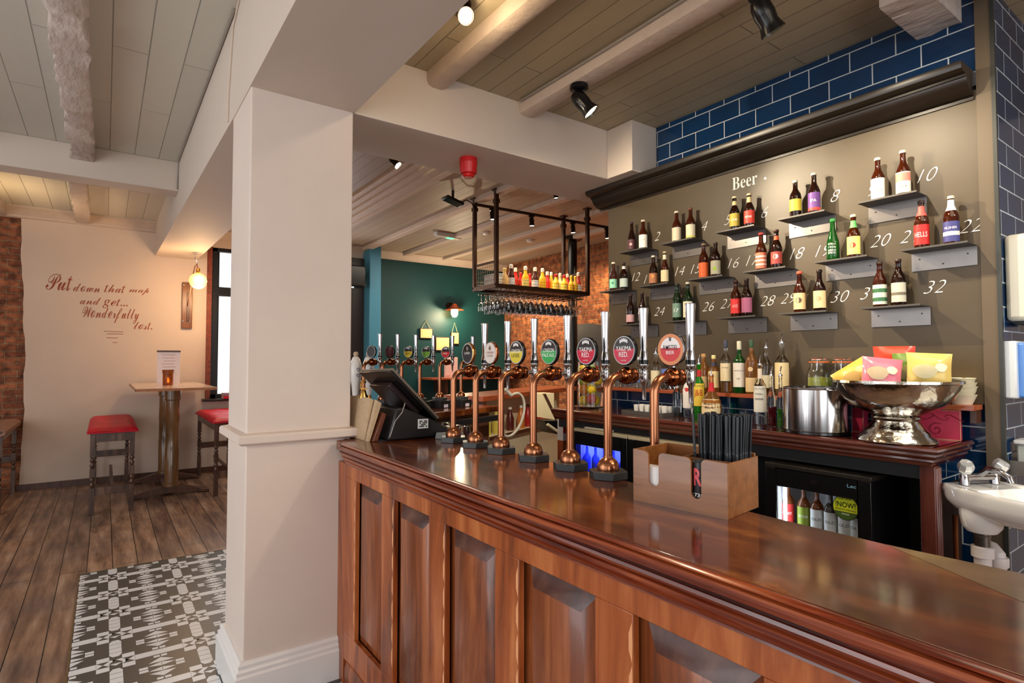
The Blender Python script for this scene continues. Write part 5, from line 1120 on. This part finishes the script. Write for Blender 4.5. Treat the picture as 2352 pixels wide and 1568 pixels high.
def hand_pull(px,label):
    Y=4.3; p=aY(px,870,Y); t=T_('hand_pull',label,'beer pump handle',(p.x,Y,1.0605),0,'white ceramic beer pulls')
    s=1.25
    P('ceramic_handle',MB().lathe([(.02*s,.12),(.026*s,.2),(.036*s,.27),(.038*s,.32),(.033*s,.37),(.02*s,.41),(.014*s,.42),(.001,.421)],20),mat('white ceramic pull',(236,232,226),.25,coat=.4),t)
    P('finial',MB().lathe([(.012*s,.4215),(.016*s,.44),(.012*s,.455),(.001,.46)],14),mat('pale wood finial',(196,170,140),.4),t)
    P('clamp_base',MB().lathe([(.03*s,0),(.03*s,.04),(.018*s,.06),(.018*s,.119)],16),BRS,t)
    m=MB()
    for a0 in (0,1.1):
        pts=[(.039*s*math.cos(-PI/2+.28*math.cos(q_)*(.4+.1*q_)),.039*s*math.sin(-PI/2+.28*math.cos(q_)*(.4+.1*q_)),.28+.04*a0+.016*math.sin(q_)*(.4+.1*q_)) for q_ in [k*.6 for k in range(12)]]
        m.tube(pts,.0022,5)
    P('painted_scroll',m,mat('grey blue scroll',(70,80,110),.4),t)
hand_pull(817,'white ceramic hand pull with blue scrolls nearest the pillar'); hand_pull(846,'white ceramic hand pull with blue scrolls beside the chrome tap')
# red shelf against teal wall
t=T_('wall_shelf','reddish brown wooden shelf along the teal wall behind the far taps','shelf',(0,0,0)); a=aY(985,868,8.0); b=aY(1165,878,8.0)
P('shelf_board',MB().box(a.x,b.x+.3,7.9,YT-.001,a.z-.03,a.z),LEDGE,t,bev=.003); P('bracket',MB().box(a.x+.3,a.x+.34,8.0,YT-.001,a.z-.25,a.z-.0305),DKWOOD,t)
ONE('red_white_leaflet','red and white leaflet holder standing on the shelf on the teal wall','leaflet',MB().box(-.12,.12,-.02,0,0,.33).box(-.1,-.02,-.03,-.0201,.03,.28),paper((232,196,190)),(aY(1035,850,8.1).x,8.1,a.z+.0005))
# far service unit (brown top, cream back, shelf of bottles, post)
fu=T_('service_unit','brown-topped service unit with a cream back and lower shelf between the two bars','service unit',(0,0,0))
U0=aZ(1128,908,1.12); U1=aZ(1318,888,1.12)
d=(U1-U0); L=d.length; ang=math.atan2(d.y,d.x); fu.location=(U0.x,U0.y,0); fu.rotation_euler=(0,0,ang)
P('unit_top',MB().box(-.15,L+.1,-.0,.45,1.07,1.12),LEDGE,fu,bev=.004)
P('back_panel',MB().box(-.0799,L,.20,.22,.729,1.069),mat('cream laminate panel',(232,220,188),.5),fu)
P('lower_panel',MB().box(-.0799,L-.041,.04,.06,.0,.694),mat('cream laminate panel',(232,220,188),.5),fu); P('lower_shelf',MB().box(.0,L,.02,.22,.70,.725),mat('cream shelf with brown edge',(220,206,176),.5),fu); P('shelf_edge',MB().box(.0,L,.0,.0195,.695,.728),DKWOOD,fu)
P('side_post',MB().box(-.14,-.08,.0,.35,0,1.069),DKWOOD,fu); P('side_post',MB().box(L-.04,L-.0,.0,.35,0,.694),DKWOOD,fu)
Mu=tr(U0.x,U0.y,0)@rotz(ang)
ss=[(.05,(206,186,80),(90,80,50),'yellow and green oil bottle at the left of the service unit shelf'),(.14,(206,186,80),(240,230,200),'yellow oil bottle next to the post on the service unit shelf'),(.28,(90,30,26),(226,220,210),'dark sauce bottle on the service unit shelf left of the hose'),(.40,(206,120,50),(226,220,210),'orange sauce bottle inside the hose loop'),(.48,(180,30,30),(60,30,26),'red sauce bottle inside the hose loop'),(.62,(190,60,40),(236,226,220),'ketchup bottle with white cap right of the hose loop'),(.71,(226,150,90),(236,226,220),'pale orange sauce bottle at the right of the service unit shelf'),(.84,(214,200,170),(200,180,140),'tall beige carton-like bottle at the shelf right end')]
for x,c,cc,ds in ss:
    q=Mu@Vector((x*L,.11,.7255)); t=T_('condiment_bottle',ds,'bottle',q,0,'bottles on the service unit shelf')
    P('bottle_body',MB().lathe([(.04,0),(.043,.01),(.043,.12),(.03,.16),(.018,.19),(.017,.215)],14),mat('sauce %d %d %d'%c,c,.3,coat=.4),t); P('cap',MB().lathe([(.02,.2155),(.021,.24),(.001,.245)],12),mat('cap %d %d %d'%cc,cc,.4),t)
# hose loop hanging from unit edge
y_=3.55; pts=[]
c=aY(1177,952,y_); rx=abs(aY(1203,952,y_).x-c.x); rz=abs(aY(1177,1001,y_).z-c.z)
for k in range(25):
    a=math.radians(115-305*k/24-0); pts.append((c.x+rx*math.cos(a)*1.0+.04*math.sin(a),y_,c.z+rz*math.sin(a)))
ONE('coiled_hose','grey flexible hose looping down in front of the service unit','hose',MB().tube(pts,.010,8).tube([pts[0],(pts[0][0]-.06,y_,pts[0][2]+.05)],.014,8).tube([pts[-1],(pts[-1][0]-.02,y_,pts[-1][2]+.08)],.014,8),mat('grey hose',(176,168,152),.4))
# cream wedge boxes, card machine and till at the end of the back counter
e=Vector((2.55,3.42,0))
t=T_('cream_display_stand','cream triangular display stand at the left end of the back counter','stand',(aY(1262,920,3.6).x,3.6,0))
zz=aY(1262,952,3.6).z
P('side_panel',MB().prism([(-.18,zz+.0),(.06,zz-.045),(-.07,zz+.17),(-.18,zz+.17)],0,.02,'Y'),mat('cream board',(226,206,164),.5),t); P('brown_edge',MB().prism([(.0605,zz-.045),(.085,zz-.04),(-.045,zz+.172),(-.0695,zz+.172)],-.01,.02,'Y'),DKWOOD,t)
P('box',MB().box(-.04,.09,.05,.2,zz+.02,zz+.17),mat('cream board',(226,206,164),.5),t)
t=T_('black_printer','black receipt printer unit on the shelf beside the red carton','printer',(aY(1290,980,3.5).x,3.5,aY(1290,1000,3.5).z)); P('body',MB().prism([(-.18,.13),(-.0,.12),(.12,.10),(.12,0),(.02,.0),(-.06,.02)],0,.2,'Y'),BLKS,t,bev=.004); P('pale_lever',MB().tube([(-.15,-.004,.10),(-.02,-.004,.02)],.012,8),mat('cream lever',(206,190,160),.5),t)
a=aY(1291,955,3.06); b=aY(1306,1010,3.06)
t=T_('leaflet_box','tall red and white printed carton standing at the left end of the back counter','carton',((a.x+b.x)/2,3.08,b.z)); w=(b.x-a.x)/2; h=a.z-b.z
P('carton',MB().box(-w,w,-.03,.03,0,h),paper((236,226,218)),t); P('red_panel',MB().box(-w*.95,w*.95,-.032,-.0301,h*.3,h*.97),paper((206,30,36)),t)
P('support_post',MB().box(-w,w*.6,-.03,.03,-.5,-.0005),LEDGE,t)
# crates of glasses below, seen between front taps
t=T_('glass_washer_tray','dark tray of upturned pint glasses on the low shelf behind the first taps','tray',(1.75,3.35,.86)); P('tray',MB().box(-.25,.25,-.2,.2,0,.03),BLKM,t)
pg=None
for i in range(5):
    for j in range(4):
        loc=(1.55+i*.095,3.22+j*.09,.8905)
        if pg is None: pg=ONE('pint_glass','upturned pint glass in the dark tray behind the first taps','glass',MB().lathe([(.04,0),(.042,.004),(.03,.13),(.001,.132)],14,cap=False),GLZ,loc,0,'pint glasses in the low tray')
        else: DUP(pg,loc)
m=MB(); m.box(1.45,2.15,3.0,3.7,.0,.86); ONE('underbar_cabinet','black under-bar cabinet carrying the tray of pint glasses','cabinet',m,BLKM,bev=.004)
# ================= LEFT ROOM FURNITURE =================
REDV=mat('red velvet',(214,12,46),.5,noise=.35,nscale=6,bump=.5,bscale=9); 
def turned_leg(h):
    s=.021; m=MB()
    def sq(z0,z1): m.box(-s,s,-s,s,z0,z1)
    zt=h
    sq(h*.70,zt); sq(h*.46,h*.57); sq(0.0,h*.33)
    def beads(z0,z1):
        pr=[(.012,z0)]; n=2
        for k in range(n):
            a=z0+(z1-z0)*k/n; b=z0+(z1-z0)*(k+1)/n; pr+=[(.013,a+.004),(.021,(a+b)/2-.008),(.0215,(a+b)/2),(.021,(a+b)/2+.008),(.013,b-.004)]
        pr.append((.012,z1)); m.lathe(pr,14)
    beads(h*.57,h*.70); beads(h*.33,h*.46); return m
def bench(label,loc,w,d,h,seat='red',group='high benches with turned legs'):
    t=T_('high_bench',label,'bench',loc,0,group)
    for x in (.03,w-.03):
        for y in (.03,d-.03): 
            m=turned_leg(h); m.v=[(a+x,b+y,c) for a,b,c in m.v]; P('leg',m,GREYWOOD,t,bev=.002)
    P('apron',MB().box(.0511,w-.0511,.012,.035,h-.085,h-.003).box(.0511,w-.0511,d-.035,d-.012,h-.085,h-.003).box(.012,.035,.0511,d-.0511,h-.085,h-.003).box(w-.035,w-.012,.0511,d-.0511,h-.085,h-.003),GREYWOOD,t,bev=.002)
    P('stretcher',MB().box(.0511,w-.0511,.018,.042,h*.235,h*.33),GREYWOOD,t,bev=.002)
    P('stretcher',MB().box(.0511,w-.0511,d-.042,d-.018,h*.44,h*.53),GREYWOOD,t,bev=.002)
    P('stretcher',MB().box(w/2-.015,w/2+.015,.0421,d-.0421,h*.28,h*.31),GREYWOOD,t)
    if seat=='red':
        m=MB(); nx,ny=14,36; v=[];f=[]; w0,w1,d0,d1=-.018,w+.018,-.018,d+.018
        def top(u,s): 
            e=(1-abs(u)**6)*(1-abs(s)**10); tuft=0
            for k in (-.62,-.2,.2,.62): 
                for q_ in (-.33,.33): tuft+=math.exp(-((u-q_)**2*40+(s-k)**2*260))
            return h+.012+.045*max(0,e)**.5-.016*tuft+.004*math.sin(s*22+u*3)
        for j in range(ny+1):
            for i in range(nx+1):
                u=i/nx*2-1;s_=j/ny*2-1; v.append((w0+(w1-w0)*(u+1)/2,d0+(d1-d0)*(s_+1)/2,top(u,s_)))
        for j in range(ny):
            for i in range(nx): a=j*(nx+1)+i; f.append((a,a+1,a+nx+2,a+nx+1))
        m.add(v,f); 
        m.box(w0,w1,d0,d1,h-.004,h+.0125)
        P('cushion',m,REDV,t,bev=.006,smooth=50)
    else:
        SG_=mat('woven seagrass',(150,112,92),.6,bump=.8,bscale=30,stretch=(1,8,1)); m=MB()
        m.box(.02,w-.02,.02,d-.02,h-.01,h+.012); n=int(d/.035)
        for k in range(n): 
            y0=.01+k*d/n; m.tube([(w-.03,y0,h-.035),(w+.004,y0,h-.02),(w+.008,y0,h+.005),(w-.02,y0,h+.022),(w*.5,y0,h+.018)],.018,7)
        P('woven_seat',m,SG_,t)
    return t
bench('high bench with a crimson tufted cushion left of the pedestal table',(-.105,6.66,0),.37,1.55,.765)
bench('high bench with a crimson tufted cushion right of the table under the window',(.965,6.83,0),.40,1.4,.78)
bench('high bench with a pale woven seat in front of the brick wall',(-1.16,7.15,0),.40,1.15,.775,'woven')
tb=T_('pedestal_table','tall rectangular wooden table on two column pedestals below the wall lettering','table',(.25,6.56,0))
TT=woodmat('light table top',[(.3,(196,168,142)),(.7,(226,204,184))],.25,(1,10,1),coat=.3); 
m=MB(); m.box(0,.70,0,1.75,1.152,1.178); P('table_top',m,[TT],tb,bev=.003)
P('top_edge',MB().box(-.004,.704,-.004,.0,1.150,1.175).box(-.004,-.0005,-.004,1.754,1.150,1.175).box(.7005,.704,-.004,1.754,1.150,1.175),woodmat('orange table edge',[(.3,(150,84,40)),(.7,(190,120,66))],.3),tb)
BZ=woodmat('bronze brown pedestal',[(.3,(92,64,34)),(.7,(136,98,60))],.28,(12,12,1),coat=.5)
for y in (.62,1.5):
    P('pedestal',MB(tr(.36,y,0)).lathe([(.075,.10),(.075,.13),(.066,.135),(.068,.5),(.064,.51),(.064,.74),(.068,.75),(.066,1.02),(.078,1.03),(.078,1.151)],24),BZ,tb)
    P('trestle_foot',MB().prism([(.0,0),(.0,.03),(.12,.06),(.26,.10),(.46,.10),(.6,.06),(.72,.03),(.72,0),(.60,.018),(.36,.03),(.12,.018)],y-.05,y+.05,'Y'),DKWOOD,tb,bev=.004)
P('foot_rail',MB().box(.30,.42,.671,1.449,.03,.07),DKWOOD,tb)
a=aY(361,808,7.75);b=aY(413,868,7.75)
t=T_('menu_card','white menu card in a clear stand on the pedestal table','menu',((a.x+b.x)/2,7.75,1.1785)); w=(b.x-a.x)/2; hh=a.z-1.1785
P('card',MB().box(-w,w,-.003,0,.0,hh),paper((236,222,222)),t); P('wooden_bar',MB().box(-w-.004,w+.004,-.008,.006,hh-.001,hh+.018),DKWOOD,t)
m=MB(); 
for k in range(7): m.box(-w*.6+.01*(k%3),w*.6-.012*(k%2),-.0038,-.0031,hh*.9-k*.035,hh*.9-k*.035+.006)
P('printed_lines',m,mat('menu print',(190,150,150),.6),t)
p=aY(386,875,7.35)
t=T_('candle_holder','small amber mosaic glass tealight holder glowing on the pedestal table','candle holder',(p.x,7.35,1.1785))
P('glass_cup',MB().lathe([(.05,0),(.052,.01),(.052,.12),(.060,.17),(.056,.17),(.048,.12),(.047,.012),(.001,.012)],18,cap=False),mat('amber mosaic glass',(206,120,30),.3,noise=.75,nscale=22,trans=.5,c2=(120,24,16)),t)
P('flame',MB().lathe([(.001,.03),(.010,.045),(.006,.065),(.001,.085)],10),mat('flame',(255,220,120),.5,emit=(255,190,80),es=30),t)
# books on sill
for z,c,ds in ((.9555,(196,30,50),'red book lying on the window sill, lower of the two'),(.992,(150,120,140),'mauve-spined book lying on the window sill, upper of the two')):
    b_=T_('book',ds,'book',(1.42,8.29,z),.03,'books on the window sill'); P('cover',MB().box(-.16,.16,-.09,-.0865,0,.035).box(-.16,.16,-.0864,.09,0,.003).box(-.16,.16,-.0864,.09,.032,.035),mat('book %d'%c[0],c,.5),b_); P('pages',MB().box(-.155,.155,-.0863,.085,.0031,.0319),paper((236,226,210)),b_)
# pendant bulb, hook and wall board
hk=Vector((.86,7.75,2.735))
pl=T_('pendant_bulb','round amber filament bulb hanging on a twisted cord beside the window','pendant lamp',hk[:])
bb=aY(455,645,7.75)-hk
P('ceiling_hook',MB().lathe([(.03,0),(.03,-.008),(.001,-.01)],14).tube([(0,0,-.01),(0,0,-.06),(.02,0,-.09),(.03,0,-.11),(.015,0,-.125)],.004,6),CHR,pl)
P('cord',MB().tube([(bb.x,0,bb.z+.14),(bb.x-.005,0,-.2),(.02,0,-.12),(.0,0,-.15),(-.02,0.05,-.3),(-.045,.1,-.52),(-.05,.2,-.62)],.007,8),mat('brown twisted cord',(96,56,36),.7),pl)
P('lamp_holder',MB(tr(bb.x,0,bb.z)).lathe([(.018,.095),(.024,.10),(.024,.14),(.014,.155),(.001,.156)],16),BRS,pl)
P('bulb',MB(tr(bb.x,0,bb.z)).lathe([(.001,-.098),(.05,-.085),(.085,-.05),(.098,0),(.085,.05),(.05,.082),(.022,.094)],24),mat('amber glowing bulb',(255,214,150),.2,emit=(255,170,72),es=2.4),pl)
P('filament',MB(tr(bb.x,0,bb.z)).tube([(0,0,.08),(0,0,.03)],.004),BRS,pl)
a=aY(419,648,YT-.06); b=aY(441,754,YT-.06)
t=T_('lamp_wall_board','tall dark brown wooden back board on the cream wall where the bulb cord starts','wall board',((a.x+b.x)/2,YT-.0205,(a.z+b.z)/2)); w=(b.x-a.x)/2; h=(a.z-b.z)/2
P('backboard',MB().box(-w,w,-.035,-.0005,-h,h),woodmat('brown board',[(.3,(96,52,24)),(.7,(140,84,44))],.35,(10,10,1)),t,bev=.004)
m=MB(); m.box(-.005,w*.4,-.05,-.0355,-h*.7,h*.55); P('cable_channel',m,DKWOOD,t,bev=.003)
m=MB(); 
for x,z in ((-w*.7,h*.9),(w*.7,h*.9),(-w*.7,-h*.7),(w*.6,-h*.7)): m.lathe([(.001,0),(.010,0),(.008,.006),(.001,.007)],10,tr(x,-.035,z)@Matrix.Rotation(PI/2,4,'X'))
P('screw',m,CHR,t)
# ---------- lights ----------
def area(name,loc,size,power,col,rot,sy=None,spread=None):
    l=bpy.data.lights.new(name,'AREA'); l.energy=power; l.color=col; l.size=size
    if sy: l.shape='RECTANGLE'; l.size_y=sy
    if spread: l.spread=math.radians(spread)
    o=bpy.data.objects.new(name,l); o.location=loc; o.rotation_euler=rot; COL.objects.link(o); return o
COOL=(.93,.96,1); WARM=(1,.72,.42); W2=(1,.84,.66)
area('daylight_window_left',(-3.36,2.4,1.8),7.6,150,COOL,(0,math.radians(-90),0),1.8)
area('daylight_window_back',(-1.3,-2.95,1.7),2.4,48,COOL,(math.radians(90),0,0),1.9)
area('daylight_window_back',(1.8,-2.95,1.7),2.4,16,COOL,(math.radians(90),0,0),1.9)
def point(name,loc,e,col,r=.03):
    l=bpy.data.lights.new(name,'POINT'); l.energy=e; l.color=col; l.shadow_soft_size=r; o=bpy.data.objects.new(name,l); o.location=loc; COL.objects.link(o); return o
def spot(name,loc,to,e,col,ang,blend=.5,r=.03):
    l=bpy.data.lights.new(name,'SPOT'); l.energy=e; l.color=col; l.spot_size=math.radians(ang); l.spot_blend=blend; l.shadow_soft_size=r
    o=bpy.data.objects.new(name,l); o.location=loc; o.rotation_euler=(Vector(to)-Vector(loc)).to_track_quat('-Z','Y').to_euler(); COL.objects.link(o); return o

# lamps of the fittings, with added fill spots among them
for q in LSP[:4]: spot('gantry_lamp',q,(q.x,q.y-.1,q.z-1),38,(1,.78,.5),110,.8,.02)
spot('bar_lamp',q1,(1.0,1.4,2.0),22,(1,.8,.55),120,.8,.02)
point('bar_lamp',q1+Vector((0,-.02,-.05)),3,(1,.78,.5),.02)
spot('back_lamp',q2,(2.4,4.0,2.0),30,(1,.8,.55),120,.8,.02)
spot('back_lamp',q3,(3.7,4.4,2.0),30,(1,.8,.55),120,.8,.02)
# beams of the black spotlights on the chalkboard, plus a spot without a fitting
spot('board_lamp',s1,(2.885,.98,1.95),120,(1,.84,.6),64,.8,.012)
spot('board_lamp',(1.35,2.5,2.62),(2.885,2.1,1.95),75,(1,.82,.58),80,.8,.012)
spot('board_lamp',s2,(2.885,.85,1.9),46,(1,.86,.64),85,.8,.012)
p=aY(1031,705,YT); point('wall_lamp_light',(p.x,YT-.42,p.z-.16),34,(1,.8,.52),.06)
point('pendant_light',hk+bb+Vector((0,-.0,-.15)),16,(1,.66,.36),.09)
point('pendant_light',hk+bb+Vector((0,-.14,0)),9,(1,.62,.3),.09)
spot('brick_lamp',(5.35,5.2,2.9),(5.85,6.0,1.9),170,(1,.74,.42),95,.8,.03)
spot('brick_lamp',(5.3,7.0,2.9),(5.85,7.2,1.9),110,(1,.74,.42),100,.8,.03)
spot('left_ceiling_lamp',(-.9,7.3,2.6),(-.7,7.4,3.17),14,(1,.66,.34),140,.8,.04)
spot('unit_fill_spot',(2.15,2.35,2.6),(3.2,4.3,.85),150,(1,.9,.72),50,.8,.04)  # added fill spot without a fitting, brightens the cream service unit
spot('service_fill_spot',(2.35,-.6,2.85),(2.8,.75,1.1),42,(1,.95,.86),80,.8,.05)  # added unseen spot that brightens the basin and the return tiles
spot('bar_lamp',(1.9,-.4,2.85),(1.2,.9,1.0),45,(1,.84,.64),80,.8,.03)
area('daylight_window_far',(2.3,8.1,2.0),1.3,14,COOL,(math.radians(-90),0,0),1.6)
area('far_room_fill_light',(3.9,6.6,3.10),1.6,40,(1,.88,.72),(0,0,0),1.6)  # unseen area light added as fill for the far room
area('bar_fill_light',(1.9,.2,2.84),1.2,16,(1,.82,.6),(0,0,0),1.2)  # unseen fill panel added above the bar, no fitting there
wd=bpy.data.worlds.new('world'); SC.world=wd; wd.use_nodes=True; wd.node_tree.nodes['Background'].inputs[0].default_value=(.95,.97,1,1); wd.node_tree.nodes['Background'].inputs[1].default_value=1.5
SC.view_settings.exposure=0.25
SC.cycles.max_bounces=9; SC.cycles.diffuse_bounces=4; SC.cycles.glossy_bounces=4; SC.cycles.transmission_bounces=8; SC.cycles.transparent_max_bounces=8; SC.cycles.caustics_reflective=False
